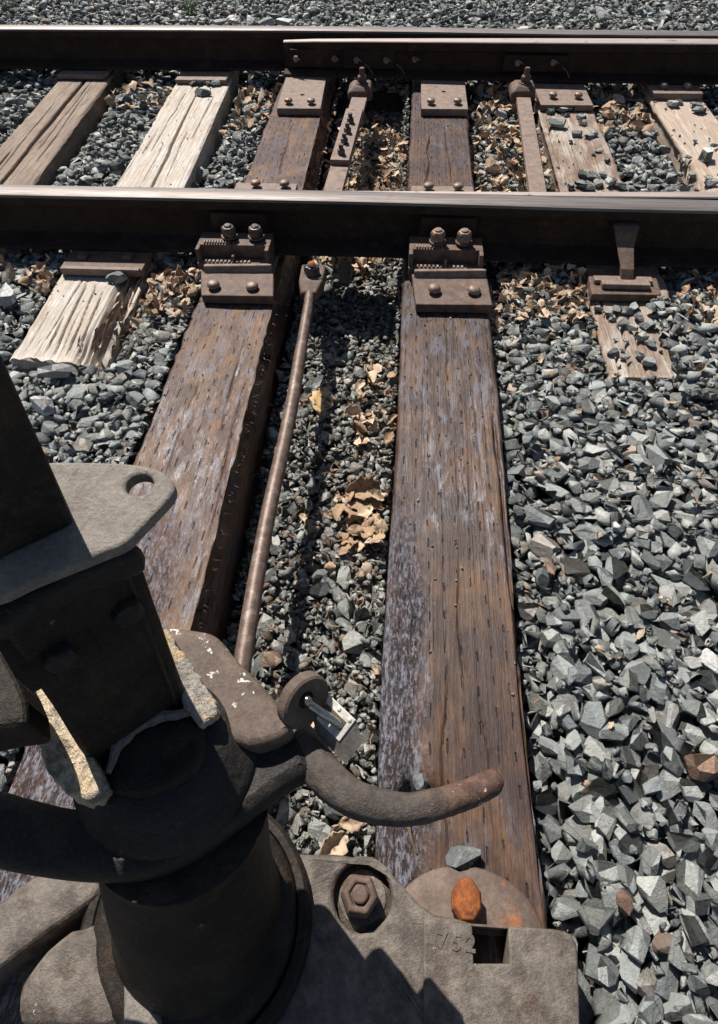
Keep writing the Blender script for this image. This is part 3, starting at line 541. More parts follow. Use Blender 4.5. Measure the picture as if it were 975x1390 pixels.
# square socket, turned 45 degrees
def wall(name, L, z, dz, mat, bev=.004, amp=.006):
    o = MB().prism(pxs(L, z), dz, 0, 1.).build(name, mat, st, bevel=bev); roughen(o, amp, .012, 4); return o
def slab_top(name, L, z, th, mat, bev=.003, amp=.006, sz=.010):
    o = MB().prism(pxs(L, z), th).build(name, mat, st, bevel=bev, seg=2); roughen(o, amp, sz, 4); return o
w1 = [(28, 940), (38, 920), (64, 912), (104, 983), (145, 1066), (126, 1086), (94, 1080), (64, 1050), (48, 1000), (40, 965)]
slab_top('socket_wall', w1, .412, .085, 'crust', .003, .006)
w2 = [(198, 832), (211, 836), (232, 862), (262, 906), (292, 952), (297, 968), (272, 988), (250, 958), (226, 905), (206, 868)]
slab_top('socket_wall', w2, .412, .012, 'crust2', .003, .007)
MB().prism(pxs([(x+1, y+1) for x, y in w2], .3995), .06).build('socket_side', 'castblk', st, bevel=.003)
w3 = [(140, 1066), (150, 1025), (168, 1000), (195, 984), (240, 968), (266, 962), (276, 985), (280, 1025), (262, 1052), (232, 1070), (195, 1082), (165, 1084)]
o = MB().prism(pxs(w3, .402), .05, 0, .97).build('latch_block', 'castblk', st, bevel=.010, seg=3); roughen(o, .004, .02, 2)
for p_ in o.data.polygons: p_.use_smooth = True
o = MB().tube(pxs([(146, 1050), (158, 1015), (180, 990), (215, 975), (262, 966)], .404), [.003, .005, .005, .005, .003], 8).build('crust_edge', 'castgrey', st); roughen(o, .006, .01, 2)
# mast: square casting through the socket, plates, upper square bar
E1 = Vector((.62, -.785, 0)); E2 = Vector((.785, .62, 0))
def sqring(nr, w_, d_): return [nr, nr-E2*w_, nr-E2*w_-E1*d_, nr-E1*d_]
a, b_ = at(263, 970, .372), at(186, 748, .60)
a2, b2 = at(134, 1058, .372), at(8, 862, .60)
def mring(p, q): return [p, q, q-E1*.075, p-E1*.075]
mast = MB().rings([mring(a, a2), mring(a.lerp(b_, .5), a2.lerp(b2, .5)), mring(b_, b2)]).build('mast_casting', 'castblk', st, bevel=.004); roughen(mast, .002, .03, 3)
for f in (.22, .78):
    q = a.lerp(a2, f).lerp(b_.lerp(b2, f), .80)+E1*.001; MB().cyl(q, E1, [(.012, -.004), (.012, .006), (.009, .009)], 6).build('bolt', 'cast', st, bevel=.001)
seam0, seam1 = a.lerp(a2, .12), b_.lerp(b2, .12); MB().tube([seam0, seam0.lerp(seam1, .5), seam1], .0022, 6).build('casting_seam', 'cast', st)
# raised rib on the near face of the casting
MB().prism([at(x, y, z) for x, y, z in ((-20, 850, .60), (80, 796, .60), (98, 812, .58), (120, 858, .56), (20, 920, .56))], .03).build('mast_rib', 'castblk', st, bevel=.006, seg=3)
o = MB().prism(pxs([(-300, 900), (-60, 862), (-14, 868), (3, 885), (24, 925), (34, 950), (37, 984), (0, 988), (-60, 1000), (-300, 1030)], .50), .05).build('side_shade_block', 'castblk', st, bevel=.006, seg=3)  # dark side casting, raised and carried out of view to shade the collar arm
cap_px = [(178, 728), (186, 735), (185, 748), (174, 755), (140, 768), (90, 790), (45, 815), (0, 845), (-50, 850), (-80, 800), (-50, 720), (40, 690)]
plate('mast_flange', [(p.x, p.y) for p in pxs(cap_px, .614)], .614, .030, 'cast', st, [], .010)
top_px = [(-110, 690), (-60, 645), (40, 628), (110, 626), (170, 628), (205, 633), (226, 643), (237, 657), (233, 672), (215, 692), (192, 716), (170, 737), (135, 752), (85, 772), (40, 790), (-10, 812), (-70, 815), (-110, 760)]
ol = smooth_loop([(p.x, p.y) for p in pxs(top_px, .632)], 4); hc = at(189, 657, .632)
tp = plate('mast_plate', ol, .632, .011, 'castgrey', st, [circ((hc.x, hc.y), .0093)], .003)
a, b_ = at(104, 712, .6325), at(-2, 474, .757); d = (b_-a)/(b_.z-a.z)
c_ = a+d*.5
MB().rings([sqring(a, .056, .045), sqring(c_, .056, .045)]).build('mast_bar', 'castblk', st, bevel=.004)
# lever
lv = [(368, 968, .335), (404, 1008, .338), (434, 1044, .345), (470, 1078, .355), (515, 1095, .352), (560, 1098, .352), (605, 1088, .352), (640, 1076, .352), (668, 1062, .352)]
rad = [.020, .020, .0180, .0160, .0148, .0136, .0126, .0120, .0112]
P = smooth_path([at(*q) for q in lv], 5); rr = list(np.interp(np.linspace(0, 8, len(P)), range(9), rad)); e = P[-1]; d = (P[-1]-P[-2]).normalized()
P += [e+d*.004, e+d*.008, e+d*.0105]; rr += [.0102, .0075, .003]
lever = MB().tube(P, rr, 20).build('lever', 'lever', st, smooth=True); lever.scale.z = 1
roughen(lever, .002, .01, 1)
# ear with an eye for the padlock
ec = at(412, 950, .385); ax = Vector((.70, -.55, .35)).normalized(); ua = Vector((ax.y, -ax.x, 0)).normalized()*-1; ub = ax.cross(ua)
def ring3(r, h, n=36, off=Vector()): return [ec+off+ax*h+(ua*math.cos(t_)+ub*math.sin(t_))*r for t_ in [2*math.pi*i/n for i in range(n)]]
ho = (ub if ub.z > 0 else -ub)*.006
b = MB(); b.rings([ring3(.0085, .007, off=ho), ring3(.0245, .007), ring3(.0265, .005), ring3(.0265, -.005), ring3(.0245, -.007), ring3(.0085, -.007, off=ho), ring3(.0085, .007, off=ho)], cap=False)
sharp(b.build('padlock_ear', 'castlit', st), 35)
# padlock
corn = [at(444, 939, .372), at(486, 979, .372), at(463, 1006, .362), at(420, 970, .362)]
pc = sum(corn, Vector())/4; ex = (corn[1]-corn[0]).normalized(); ey = (corn[0]-corn[3]); ey = (ey-ex*ey.dot(ex)).normalized(); ez = ex.cross(ey); ez = ez if ez.z > 0 else -ez
pk = thing('padlock', pc-ez*.03, 'shiny steel laminated padlock hanging in the ear of the switch stand lever', 'padlock')
def lk(x, y, z): return pc+ex*x+ey*y+ez*z
Lx, Ly = .019, .0125
down = Vector((0.32, -0.75, -.45)).normalized(); dd = down*.021
def lkring(x, y, z, sh): return [lk(a*x, b_*y, z)+sh for a, b_ in ((-1, -1), (1, -1), (1, 1), (-1, 1))]
lb = MB()
lay = []
for i in range(9):
    f = i/9; s0 = dd*f; s1 = dd*(f+.085); lay += [lkring(Lx, Ly, 0, s0), lkring(Lx, Ly, 0, s1), lkring(Lx-.0006, Ly-.0006, 0, s1+dd*.001), lkring(Lx-.0006, Ly-.0006, 0, s1+dd*.024)]
o = lb.rings(lay).build('body', 'lockside', pk, bevel=.0006)
MB().rings([lkring(Lx-.0003, Ly-.0003, .0002, Vector()), lkring(Lx-.0003, Ly-.0003, .0016, Vector())]).build('top_plate', 'lockbody', o, bevel=.0005)
for x, y in ((-.015, .009), (0, .0095), (.015, .009), (-.012, -.0098), (.012, -.0098)):
    MB().cyl(lk(x*.95, y*.95, .0016), ez, [(.0022, 0), (.0020, .0010), (.0010, .0015)], 12).build('rivet', 'lockbody', o)
MB().rings([lkring(.0135, .0050, .0014, Vector()), lkring(.0130, .0046, .0024, Vector())]).build('recess_patch', 'boltdark', o)  # dark slab standing in for the shaded recess in the top plate
h1, h2 = lk(.010, -.001, .0), lk(-.012, -.004, .0); hole_c = ec+ho
top = [h1, h1+(hole_c-h1)*.35+ez*.006, h1+(hole_c-h1)*.72+ez*.008, hole_c+ax*.010+Vector((0, 0, .002)), hole_c-ax*.004+Vector((.0, .001, .001)), hole_c-ax*.012-Vector((0, .0, .006)), hole_c-ax*.004-Vector((0, 0, .018)), h2+ez*.004-Vector((0, 0, .006)), h2]
MB().tube(smooth_path(top, 7), .0042, 14).build('shackle', 'chrome', pk, smooth=True)

# ------------------------------------------------------------------ stones
def stone_mesh(i, cuts=7, flat=.62):
    rnd = random.Random(100+i); bm = bmesh.new(); bmesh.ops.create_cube(bm, size=2)
    for v in bm.verts: v.co += Vector([rnd.uniform(-.25, .25) for _ in range(3)])
    for _ in range(cuts):
        n = Vector([rnd.gauss(0, 1) for _ in range(3)]).normalized(); d = rnd.uniform(.60, 1.0)
        r = bmesh.ops.bisect_plane(bm, geom=bm.verts[:]+bm.edges[:]+bm.faces[:], plane_co=n*d, plane_no=n, clear_outer=True)
        ed = [g for g in r['geom_cut'] if isinstance(g, bmesh.types.BMEdge)]
        if len(ed) > 2: bmesh.ops.edgeloop_fill(bm, edges=ed)
    bmesh.ops.remove_doubles(bm, verts=bm.verts, dist=.06)
    bmesh.ops.convex_hull(bm, input=bm.verts)
    bmesh.ops.delete(bm, geom=[v for v in bm.verts if not v.link_faces], context='VERTS')
    bmesh.ops.triangulate(bm, faces=bm.faces); bmesh.ops.recalc_face_normals(bm, faces=bm.faces)
    V = np.array([v.co for v in bm.verts]); bm.verts.index_update(); F = np.array([[v.index for v in f.verts] for f in bm.faces]); bm.free()
    V = V-(V.max(0)+V.min(0))/2; V = V/np.abs(V).max(0); return V, F
STN = [stone_mesh(i, 8+i % 6) for i in range(44)]
RES = .006; HX = int((X1-X0)/RES)+1; HY = int((Y1-Y0)/RES)+1
hxs = X0+np.arange(HX)*RES; hys = Y0+np.arange(HY)*RES; HGX, HGY = np.meshgrid(hxs, hys, indexing='ij')
LV = level(HGX, HGY); H = LV-.05
BLK = np.zeros_like(H, bool)
for k_, (cx, s, wd, a, b_) in TIES.items():
    ins = (np.abs(HGX-(cx+s*HGY)) < wd/2+.002) & (HGY > a-.004) & (HGY < 3.30)
    if k_ == 'E': ins &= ~((HGX > .645) & (HGY < 1.42)); H = np.where((np.abs(HGX-(cx+s*HGY)) < wd/2) & (HGY > a) & (HGY < b_), 0, H)
    BLK |= ins
BLK |= (np.abs(HGY-1.655) < .085) & (LV > .0) | (HGY > 3.03) & (HGY < 3.235) & (LV > 0)
STAND = (HGX > -.36) & (HGX < .24) & (HGY < .10); 
def inview(x, y, m=60):
    u, v, zc = to_px(np.stack([x, y, x*0-.02], -1)); return (zc > .1) & (u > -m) & (u < 975+m) & (v > -m) & (v < 1390+m)
VIEW = inview(HGX, HGY, 170); FREE = ~BLK & VIEW & ~STAND
fx, fy = np.nonzero(FREE); NF = len(fx)
def rotm(a, b, c):
    ca, sa, cb, sb, cc_, sc_ = math.cos(a), math.sin(a), math.cos(b), math.sin(b), math.cos(c), math.sin(c)
    return np.array([[cc_, -sc_, 0], [sc_, cc_, 0], [0, 0, 1]])@np.array([[cb, 0, sb], [0, 1, 0], [-sb, 0, cb]])@np.array([[1, 0, 0], [0, ca, -sa], [0, sa, ca]])
placed = []
def drop(x, y, i, sz, tiltmax, sink=.32, cap=.027):
    Rm = rotm(random.gauss(0, tiltmax), random.gauss(0, tiltmax), random.uniform(0, 6.283)); V, F = STN[i]; W = (V*sz)@Rm.T
    ex, ey, lo, hi = np.abs(W[:, 0]).max(), np.abs(W[:, 1]).max(), W[:, 2].min(), W[:, 2].max()
    ix, iy = int((x-X0)/RES), int((y-Y0)/RES); rx, ry = max(1, int(ex*.85/RES)), max(1, int(ey*.85/RES))
    a0, a1, b0, b1 = max(ix-rx, 0), min(ix+rx+1, HX), max(iy-ry, 0), min(iy+ry+1, HY); P_ = H[a0:a1, b0:b1]
    if P_.size == 0: return None
    ze = np.quantile(P_, .72)-lo*(1-sink)-.001
    gx_ = (hxs[a0:a1, None]-x)/ex; gy_ = (hys[None, b0:b1]-y)/ey; r2 = gx_**2+gy_**2
    if ze+hi > LV[ix, iy]+cap: return None
    H[a0:a1, b0:b1] = np.where(r2 < 1, np.maximum(P_, ze+hi*np.sqrt(np.clip(1-r2*.8, 0, 1))), P_)
    return (x, y, ze, Rm, sz, i)
def touching_tie(x, y, r):
    for k_, (cx, s, wd, a, b_) in TIES.items():
        if k_ == 'E' and x > .66 and y < 1.45: continue
        if y > a-r*.7 and y < 3.3 and abs(x-(cx+s*y)) < wd/2+r*.8: return True
    return False
def fill(n, lo, hi, mask=None, tilt=.24, over=0.):
    sel = np.arange(NF) if mask is None else np.nonzero(mask[fx, fy])[0]
    if len(sel) == 0: return
    cand = sel[RNG.integers(0, len(sel), (n, 5))]; jit = RNG.random((n, 2)); done = 0
    for c, j in zip(cand, jit):
        d = LV[fx[c], fy[c]]-H[fx[c], fy[c]]; b = c[int(np.argmax(d))]
        if d.max() < -over: continue
        sz0 = random.uniform(lo, hi)*(1.35 if random.random() < .10 else 1); sz = np.array([sz0, sz0*random.uniform(.6, .9), sz0*random.uniform(.30, .54)])
        x, y = hxs[fx[b]]+(j[0]-.5)*RES, hys[fy[b]]+(j[1]-.5)*RES
        if touching_tie(x, y, sz0): 
            sz *= .6
            if touching_tie(x, y, sz0*.6): continue
        q = drop(x, y, random.randrange(44), sz, tilt)
        if q: placed.append(q)
CRIB = (HGX > -.315) & (HGX < 0.01) & (HGY < 3.1); OPEN = ~CRIB
FG = OPEN & (HGY < 1.6); BG = OPEN & (HGY >= 1.6)
fill(16500, .0145, .0245, FG, .13); fill(6000, .012, .019, FG, .22); fill(4000, .006, .011, FG, .4, .012)
fill(17000, .016, .025, BG, .18); fill(12000, .009, .017, BG, .3)
fill(2600, .012, .026, CRIB, .3); fill(7000, .004, .011, CRIB, .4, .01)
nmain = len(placed)
P = np.array([[q[0], q[1], q[2]+q[4][2]] for q in placed]); U_, V_, Zc = to_px(P); size = np.array([q[4][0] for q in placed])/Zc
hix = ((P[:, 0]-X0)/RES).astype(int); hiy = ((P[:, 1]-Y0)/RES).astype(int)
vis = (U_ > 4) & (U_ < 971) & (V_ > 4) & (V_ < 1386) & (P[:, 2] > H[hix, hiy]-.008) & ~((U_ < 430) & (V_ > 830)) & ~((U_ < 190) & (V_ > 500) & (V_-500 > (U_)*2.2-100)) & ~((U_ > 400) & (U_ < 800) & (V_ > 1160)) & ~((V_ > 252) & (V_ < 345)) & ~((V_ > 32) & (V_ < 105))
order = np.nonzero(vis)[0][np.argsort(-size[vis])][:300]; single = set(order.tolist())
SM = []
for i, (V, F) in enumerate(STN):
    me = bpy.data.meshes.new('stone'); me.from_pydata(V.tolist(), [], F.tolist()); me.materials.append(M['stone']); SM.append(me)
def stone_obj(q, parent=None, mat=None, name='stone'):
    x, y, z, Rm, sz, i = q; me = SM[i]
    if mat: me = me.copy(); me.materials.clear(); me.materials.append(M[mat])
    o = bpy.data.objects.new(name, me); COL.objects.link(o)
    o.matrix_world = Matrix.Translation((x, y, z))@Matrix([list(r)+[0] for r in (Rm*sz[None, :]).tolist()]+[[0, 0, 0, 1]])
    if parent: o.parent = parent
    return o
def joined(name, qs, mat, parent):
    vs, fs, tn = [], [], []; o_ = 0
    for q in qs:
        V, F = STN[q[5]]; vs.append((V*q[4])@q[3].T+np.array(q[:3])); fs.append(F+o_); o_ += len(V); tn.append(np.full(len(V), random.random()))
    V = np.concatenate(vs); F = np.concatenate(fs); me = bpy.data.meshes.new(name); me.vertices.add(len(V)); me.vertices.foreach_set('co', V.ravel())
    me.loops.add(F.size); me.loops.foreach_set('vertex_index', F.ravel()); me.polygons.add(len(F)); me.polygons.foreach_set('loop_start', np.arange(len(F))*3)
    me.update(); me.validate(); at_ = me.attributes.new('tint', 'FLOAT', 'POINT'); at_.data.foreach_set('value', np.concatenate(tn)); me.materials.append(M[mat])
    o = bpy.data.objects.new(name, me); COL.objects.link(o)
    if parent: o.parent = parent
    o['kind'] = 'stuff'; return o
for i in order: stone_obj(placed[i], ballast)
rest = [q for i, q in enumerate(placed) if i not in single]
isc = lambda q: -.315 < q[0] < .01 and q[1] < 3.1
joined('crushed_stones', [q for q in rest if not isc(q)], 'stone', ballast)
joined('crib_gravel', [q for q in rest if isc(q)], 'finestone', ballast)
print('stones', len(placed), 'single', len(order))

# singled-out stones
def hz(x, y): return H[min(max(int((x-X0)/RES), 0), HX-1), min(max(int((y-Y0)/RES), 0), HY-1)]
def put(px, py, L, wd, th, z=None, mat=None, label='', name='ballast_stone', group=None, yaw=None, i=None, cat='stone'):
    zz = 0 if z is None else z; p = at(px, py, zz+th)
    if z is None:
        for _ in range(3): p = at(px, py, hz(p.x, p.y)+th)
        zz = hz(p.x, p.y)
    Rm = rotm(random.gauss(0, .07), random.gauss(0, .07), random.uniform(0, 6.28) if yaw is None else yaw)
    o = stone_obj((p.x, p.y, zz+th*.82, Rm, np.array([L, wd, th]), random.randrange(44) if i is None else i), None, mat, name); tag(o, label, cat, group); return o
put(630, 1168, .024, .017, .010, 0, None, 'pale grey flat stone lying just behind the rusty orange lag screw', yaw=.1, i=3)
put(570, 1062, .014, .011, .010, 0, None, 'small grey stone on the middle tie just behind the curved lever', i=5)
put(158, 374, .030, .020, .012, .0, None, 'dark flat stone on the upper end of the bleached tie, against its plate', i=8, yaw=.5)
put(275, 124, .040, .022, .012, 0, None, 'dark stone lying on the bleached tie near the far rail', i=11, yaw=-.4)
put(8, 402, .034, .026, .020, None, 'quartz', 'white quartz stone at the left border beside the bleached tie', i=2)
put(78, 503, .045, .020, .014, None, 'quartz', 'long white flat stone just below the end of the bleached tie', i=7, yaw=.2)
put(60, 548, .026, .02, .014, None, 'quartz', 'pale white stone beside the mast of the switch stand', i=9)
put(817, 27, .046, .036, .026, None, 'quartz', 'rounded white stone on the ballast behind the far rail, right side', i=12)
for j, (a, b_) in enumerate(((300, 29), (318, 28), (340, 27), (360, 29), (386, 29))): put(a, b_, .042, .022, .012, .035, 'quartz', 'white flat stone in a short row touching the back of the far rail', group='white stones behind the far rail')
put(848, 1225, .012, .010, .008, None, 'redstone', 'small orange pink stone low on the right hand ballast', i=4)
put(958, 1040, .024, .019, .014, None, 'redstone', 'large reddish stone at the right border of the ballast', i=15)
put(905, 705, .015, .012, .008, None, 'quartz', 'little bright white stone in the middle of the right hand ballast', i=21) if False else None
put(838, 716, .012, .010, .007, None, 'quartz', 'little bright white stone in the middle of the right hand ballast', i=21)
put(748, 772, .012, .009, .008, None, 'redstone', 'small orange brown stone right of the middle tie edge', i=22)
put(790, 170, .038, .024, .014, 0, None, 'largest dark stone lying on the stained tie near its plate', i=23) if False else None
put(755, 165, .036, .020, .016, 0, None, 'largest dark stone lying on the stained tie below its plate', i=23, yaw=-.4)
put(959, 208, .034, .022, .018, 0, None, 'dark lump of stone lying alone on the pale beige tie', i=24)
gE = 'small stones scattered on the stained tie'; lE = 'small grey stone among those scattered on the brown stained tie'
for (a, b_, s_) in ((748, 150, 14), (762, 148, 18), (770, 155, 10), (778, 146, 16), (790, 158, 16), (792, 165, 14), (783, 180, 17), (800, 184, 14), (806, 181, 13), (775, 191, 8), (813, 204, 10), (806, 209, 7), (825, 217, 12), (792, 236, 16), (806, 238, 18), (820, 236, 14), (790, 249, 18), (812, 248, 16), (830, 246, 18), (800, 252, 16), (842, 251, 15), (775, 252, 12)):
    put(a, b_, s_*.0013, s_*.001, s_*.00055, 0, label=lE, group=gE)
gF = 'small stones scattered on the pale beige tie'
for (a, b_, s_) in ((915, 140, 20), (922, 138, 14), (946, 142, 17), (950, 148, 20), (935, 213, 8), (944, 190, 8), (940, 238, 10), (962, 240, 12), (966, 247, 18), (928, 218, 9), (970, 197, 10)):
    put(a, b_, s_*.0013, s_*.001, s_*.00055, 0, label='small grey stone among those scattered on the pale beige tie', group=gF)
gG = 'stones on the buried right hand tie end'
for (a, b_, s_) in ((813, 420, 16), (827, 424, 17), (838, 418, 20), (832, 432, 14), (852, 420, 22), (868, 430, 22), (845, 438, 20), (860, 445, 18), (836, 460, 8), (850, 462, 11), (833, 478, 20), (848, 484, 16), (868, 482, 18), (845, 475, 8), (882, 488, 24), (872, 455, 22), (885, 465, 20), (862, 415, 20), (880, 440, 24)):
    put(a, b_, s_*.00075, s_*.00058, s_*.00033, 0, label='grey stone lying on the half buried tie end below the single strut brace', group=gG)
for (a, b_, s_) in ((262, 112, 10), (270, 110, 14), (283, 112, 10), (292, 112, 13)): put(a, b_, s_*.0016, s_*.0012, s_*.0008, 0, label='small stone by the plate at the top of the bleached tie', group='small stones at the top of the bleached tie')
# fine crumbs on plates and ties
cr = []
for _ in range(340):
    k_ = random.choice('BCDDEF'); cx, s, wd, a, b_ = TIES[k_]; y = random.uniform(max(a, .3), 3.0); x = cx+s*y+random.uniform(-.46, .46)*wd
    if abs(y-1.65) < .1: continue
    r_ = random.uniform(.0015, .0042)*(1.6 if k_ in 'EF' else .8); cr.append((x, y, r_*.4-.002, rotm(random.random(), random.random(), random.random()*6), np.array([r_, r_*.8, r_*.6]), random.randrange(44)))
joined('stone_crumbs', cr, 'finestone', None); bpy.data.objects['stone_crumbs']['label'] = 'fine stone crumbs strewn over the ties'; bpy.data.objects['stone_crumbs']['category'] = 'crumbs'

# ------------------------------------------------------------------ leaves, twigs, bark
def leaf_geo(L, W, curl, seed, lobes=0):
    rnd = random.Random(seed); n = 5 if not lobes else 10; pts = []; rows = []
    for i in range(n+1):
        t_ = i/n; w_ = W*math.sin(math.pi*min(max(t_*.96+.02, 0), 1))**.7*(1 if lobes else rnd.uniform(.45, 1.25))
        if lobes: w_ *= (.62+.38*abs(math.sin(t_*math.pi*lobes+.4)))
        rows.append([(-w_*q if q < 0 else -w_*q) for q in ()] or [(t_*L-L/2, w_*s_, curl*(abs(s_)**1.5)*w_+curl*.5*math.sin(t_*3+seed)*L*.4+rnd.uniform(-.35, .35)*W*(1 if not lobes else .25)) for s_ in (-1, -.5, 0, .5, 1)])
    V = [p for r in rows for p in r]; F = [(i*5+j, i*5+j+1, (i+1)*5+j+1, (i+1)*5+j) for i in range(n) for j in range(4)]; return np.array(V), F
def leaves(name, regions, mat, label):
    vs, fs, tn = [], [], []; o_ = 0
    for (x0, x1, y0, y1, n, s0, s1, lift) in regions:
        for _ in range(int(n*.5)):
            x, y = random.uniform(x0, x1), random.uniform(y0, y1)
            if touching_tie(x, y, .0): continue
            z = hz(x, y)+random.uniform(.0, .008)+lift*random.random(); V, F = leaf_geo(random.uniform(s0, s1)*2.6, random.uniform(s0, s1)*1.0, random.uniform(-1.2, 1.2), random.randrange(999), random.choice((0, 2.5, 3.5)))
            W = V@rotm(random.gauss(0, .5), random.gauss(0, .5), random.uniform(0, 6.28)).T+np.array([x, y, z]); vs.append(W); fs += [tuple(a+o_ for a in f) for f in F]; o_ += len(V); tn.append(np.full(len(V), random.random()))
    V = np.concatenate(vs); me = bpy.data.meshes.new(name); me.from_pydata(V.tolist(), [], fs); a_ = me.attributes.new('tint', 'FLOAT', 'POINT'); a_.data.foreach_set('value', np.concatenate(tn)); me.materials.append(M[mat])
    me.polygons.foreach_set('use_smooth', [True]*len(fs)); o = bpy.data.objects.new(name, me); COL.objects.link(o); return tag(o, label, 'leaf litter', kind='stuff')
leaves('leaf_litter', [(-.31, 0, 1.75, 3.0, 1000, .008, .018, .02), (.24, .52, 1.75, 3.0, 900, .008, .019, .012), (-.10, 0, 1.0, 1.32, 80, .008, .016, .012), (-.2, 0, .62, .9, 30, .008, .014, .006), (-.11, -.01, .70, .84, 60, .014, .020, .022), (-.2, 0, .3, .45, 18, .008, .014, .006)], 'paleleaf', 'pale crumpled leaf litter filling the gaps between the ties')
leaves('leaf_litter', [(-.70, -.545, 1.3, 1.52, 190, .006, .016, .015), (.24, .50, 1.33, 1.58, 280, .006, .016, .012), (.70, 1.3, 1.32, 1.58, 320, .006, .016, .012), (-1.3, -.93, 1.4, 1.55, 70, .01, .02, .01), (-.73, -.54, 2.6, 3.05, 120, .012, .026, .015), (.74, 1.0, 2.6, 3.05, 160, .012, .026, .015), (-1.34, -1.02, 2.8, 3.05, 60, .012, .024, .015), (.3, 1.0, .7, 1.3, 90, .004, .011, .002), (.3, .9, .2, .7, 40, .004, .010, .002)], 'leaf', 'brown dry leaf litter banked along the rails')
def big_leaf(px, py, L, W, curl, mat, label, yaw, tilt=(0.25, -.2), seed=3):
    p = at(px, py, -.12); z = hz(p.x, p.y)+.018; p = at(px, py, z); z = hz(p.x, p.y)+.018; p = at(px, py, z); V, F = leaf_geo(L, W, curl, seed, 3.5); W_ = V@rotm(tilt[0], tilt[1], yaw).T+np.array(p)
    me = bpy.data.meshes.new('oak_leaf'); me.from_pydata(W_.tolist(), [], F); me.materials.append(M[mat]); me.polygons.foreach_set('use_smooth', [True]*len(F))
    o = bpy.data.objects.new('oak_leaf', me); COL.objects.link(o); s_ = o.modifiers.new('t', 'SOLIDIFY'); s_.thickness = .0008; return tag(o, label, 'leaf')
big_leaf(437, 543, .078, .034, .25, 'tan', 'bright tan oak leaf lying between throw rod and middle tie', 1.4)
big_leaf(492, 665, .075, .03, .9, 'paleleaf', 'large curled pale leaf against the middle tie, upper of two', .3, (.5, .2), 5)
big_leaf(490, 705, .08, .028, -.8, 'paleleaf', 'long curled pale leaf against the middle tie, lower of two', .1, (-.5, .1), 8)
big_leaf(480, 560, .06, .022, .9, 'leaf', 'brown curled leaf between the bright tan leaf and the middle tie', .6, (.4, .3), 9)
big_leaf(500, 515, .055, .02, 1., 'leaf', 'reddish brown curled leaf standing at the shadow edge by the middle tie', 2.2, (.6, .4), 12)
big_leaf(452, 1150, .055, .022, .8, 'leaf', 'brown curled leaf in the gap beside the base of the switch stand', .9, (.4, .2), 10)
big_leaf(478, 1115, .04, .016, .5, 'leaf', 'small orange brown leaf below the curved lever', .2, (.3, .2), 13)
big_leaf(245, 375, .06, .024, .9, 'leaf', 'tan curled leaf standing between the bleached tie and the left brace', 1.2, (.7, .3), 14)
tw = MB()
for _ in range(420):
    rg = random.choice([(-.7, -.55, 1.2, 1.5), (.24, .5, 1.1, 1.5), (.7, 1.2, 1.1, 1.5), (-.31, 0, .3, 1.3), (-.31, 0, .3, 1.3), (.24, .9, .3, 1.2), (-.31, 0, 1.8, 2.9), (.24, .5, 1.8, 2.9)])
    x, y = random.uniform(*rg[:2]), random.uniform(*rg[2:]); z = hz(x, y)+random.uniform(.003, .018); a = random.uniform(0, 6.28); L = random.uniform(.015, .05)
    tw.tube([(x, y, z), (x+math.cos(a)*L*.5, y+math.sin(a)*L*.5, z+random.uniform(-.003, .01)), (x+math.cos(a+.3)*L, y+math.sin(a+.3)*L, z+random.uniform(-.006, .012))], random.uniform(.0005, .0013), 4)
tag(tw.build('twigs', 'paleleaf'), 'thin dry twigs and stalks in the ballast', 'twigs', kind='stuff')
# splinters of the rotten tie edge and fibres along the left dark tie
sp = MB()
for _ in range(110):
    y = random.uniform(1.16, 1.5); x = -.786-.036*y+random.uniform(.03, .125); L = random.uniform(.03, .09); z = random.uniform(-.05, -.004)
    w_ = random.uniform(.002, .005); h_ = random.uniform(.004, .012); dx = random.uniform(-.012, .012)
    sp.rings([[(x-w_*.2, y, z), (x+w_*.2, y, z), (x, y, z+h_*.3)], [(x+dx*.5-w_, y+L*.5, z-.004), (x+dx*.5+w_, y+L*.5, z-.004), (x+dx*.5, y+L*.5, z+h_)], [(x+dx-w_*.3, y+L, z), (x+dx+w_*.3, y+L, z), (x+dx, y+L, z+h_*.4)]])
tag(sp.build('splinters', 'splinter'), 'loose splinters along the rotten edge of the bleached tie', 'splinters', kind='stuff')
fb = MB()
for _ in range(60):
    y = random.uniform(.45, 1.35); x = -.315-.004*y+random.uniform(-.006, .003); z = random.uniform(-.02, .0); a = random.uniform(-1.2, 1.2); L = random.uniform(.004, .016)
    fb.tube([(x, y, z), (x+L*.6*abs(math.cos(a)), y+L*.6*math.sin(a), z-.001), (x+L*abs(math.cos(a)), y+L*math.sin(a)*.8, z-L*.5)], .0006, 3)
tag(fb.build('wood_fibres', 'tieC'), 'frayed wood fibres on the right edge of the left dark tie', 'fibres', kind='stuff')
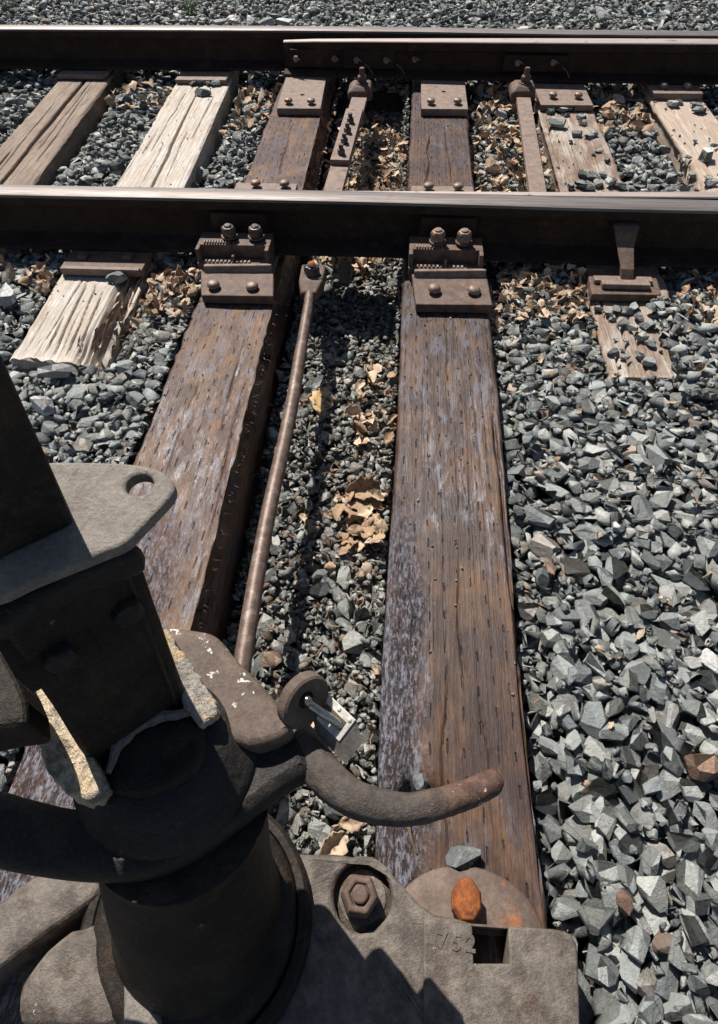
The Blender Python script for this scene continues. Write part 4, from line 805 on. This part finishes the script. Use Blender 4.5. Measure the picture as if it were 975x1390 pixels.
p = at(352, 462, -.03); o = MB().rings([[(p.x-.014, p.y-.045, -.03), (p.x+.006, p.y-.045, -.03), (p.x, p.y-.045, -.018)], [(p.x-.01, p.y, -.03), (p.x+.018, p.y, -.03), (p.x+.004, p.y, -.006)], [(p.x+.006, p.y+.04, -.03), (p.x+.02, p.y+.04, -.03), (p.x+.014, p.y+.04, -.015)]]) if False else None
q = at(176, 480, -.02); ws = MB().rings([[(q.x-.008, q.y-.03, -.03), (q.x+.010, q.y-.028, -.03), (q.x, q.y-.03, -.012)], [(q.x+.002, q.y+.01, -.03), (q.x+.024, q.y+.01, -.03), (q.x+.012, q.y+.01, .002)], [(q.x+.018, q.y+.045, -.03), (q.x+.028, q.y+.042, -.03), (q.x+.022, q.y+.045, -.012)]]).build('wood_chip', 'splinter', bevel=.001)
tag(ws, 'splintered chip of pale wood lying in the ballast right of the bleached tie', 'wood chip')
q = at(467, 360, -.05); ws = MB().box(q.x-.016, q.x+.022, q.y-.02, q.y+.03, -.10, -.05).build('wood_block', 'splinter', bevel=.004); roughen(ws, .006, .02, 2); tag(ws, 'small pale lump of wood in the shade under the near rail', 'wood block')
q0, q1 = at(556, 1118, -.004), at(566, 1160, -.006)
o = MB().rings([[(q0.x-.005, q0.y, -.012), (q0.x+.004, q0.y, -.012), (q0.x, q0.y, .003)], [(q0.x-.002, (q0.y+q1.y)/2, -.012), (q0.x+.008, (q0.y+q1.y)/2, -.012), (q0.x+.003, (q0.y+q1.y)/2, .003)], [(q1.x-.006, q1.y, -.014), (q1.x+.006, q1.y, -.014), (q1.x, q1.y, .001)]]).build('wood_splinter', 'splinter'); tag(o, 'light splinter lifting from a gouge low in the middle tie', 'splinter')
g = MB()
for cx_, cy_ in ((262, 12), (258, 14), (12, 13)):
    p = at(cx_, cy_, .03)
    for _ in range(16):
        a = random.uniform(0, 6.28); L = random.uniform(.03, .07); x, y = p.x+random.uniform(-.02, .02), p.y+random.uniform(-.02, .02)
        g.tube([(x, y, .01), (x+math.cos(a)*L*.3, y+math.sin(a)*L*.3, .03+L*.5), (x+math.cos(a)*L*.8, y+math.sin(a)*L*.8, .03+L*.7)], [.0016, .0013, .0004], 4)
tag(g.build('grass_tuft', 'grass'), 'tiny green grass shoots in the ballast behind the far rail', 'grass', kind='stuff')
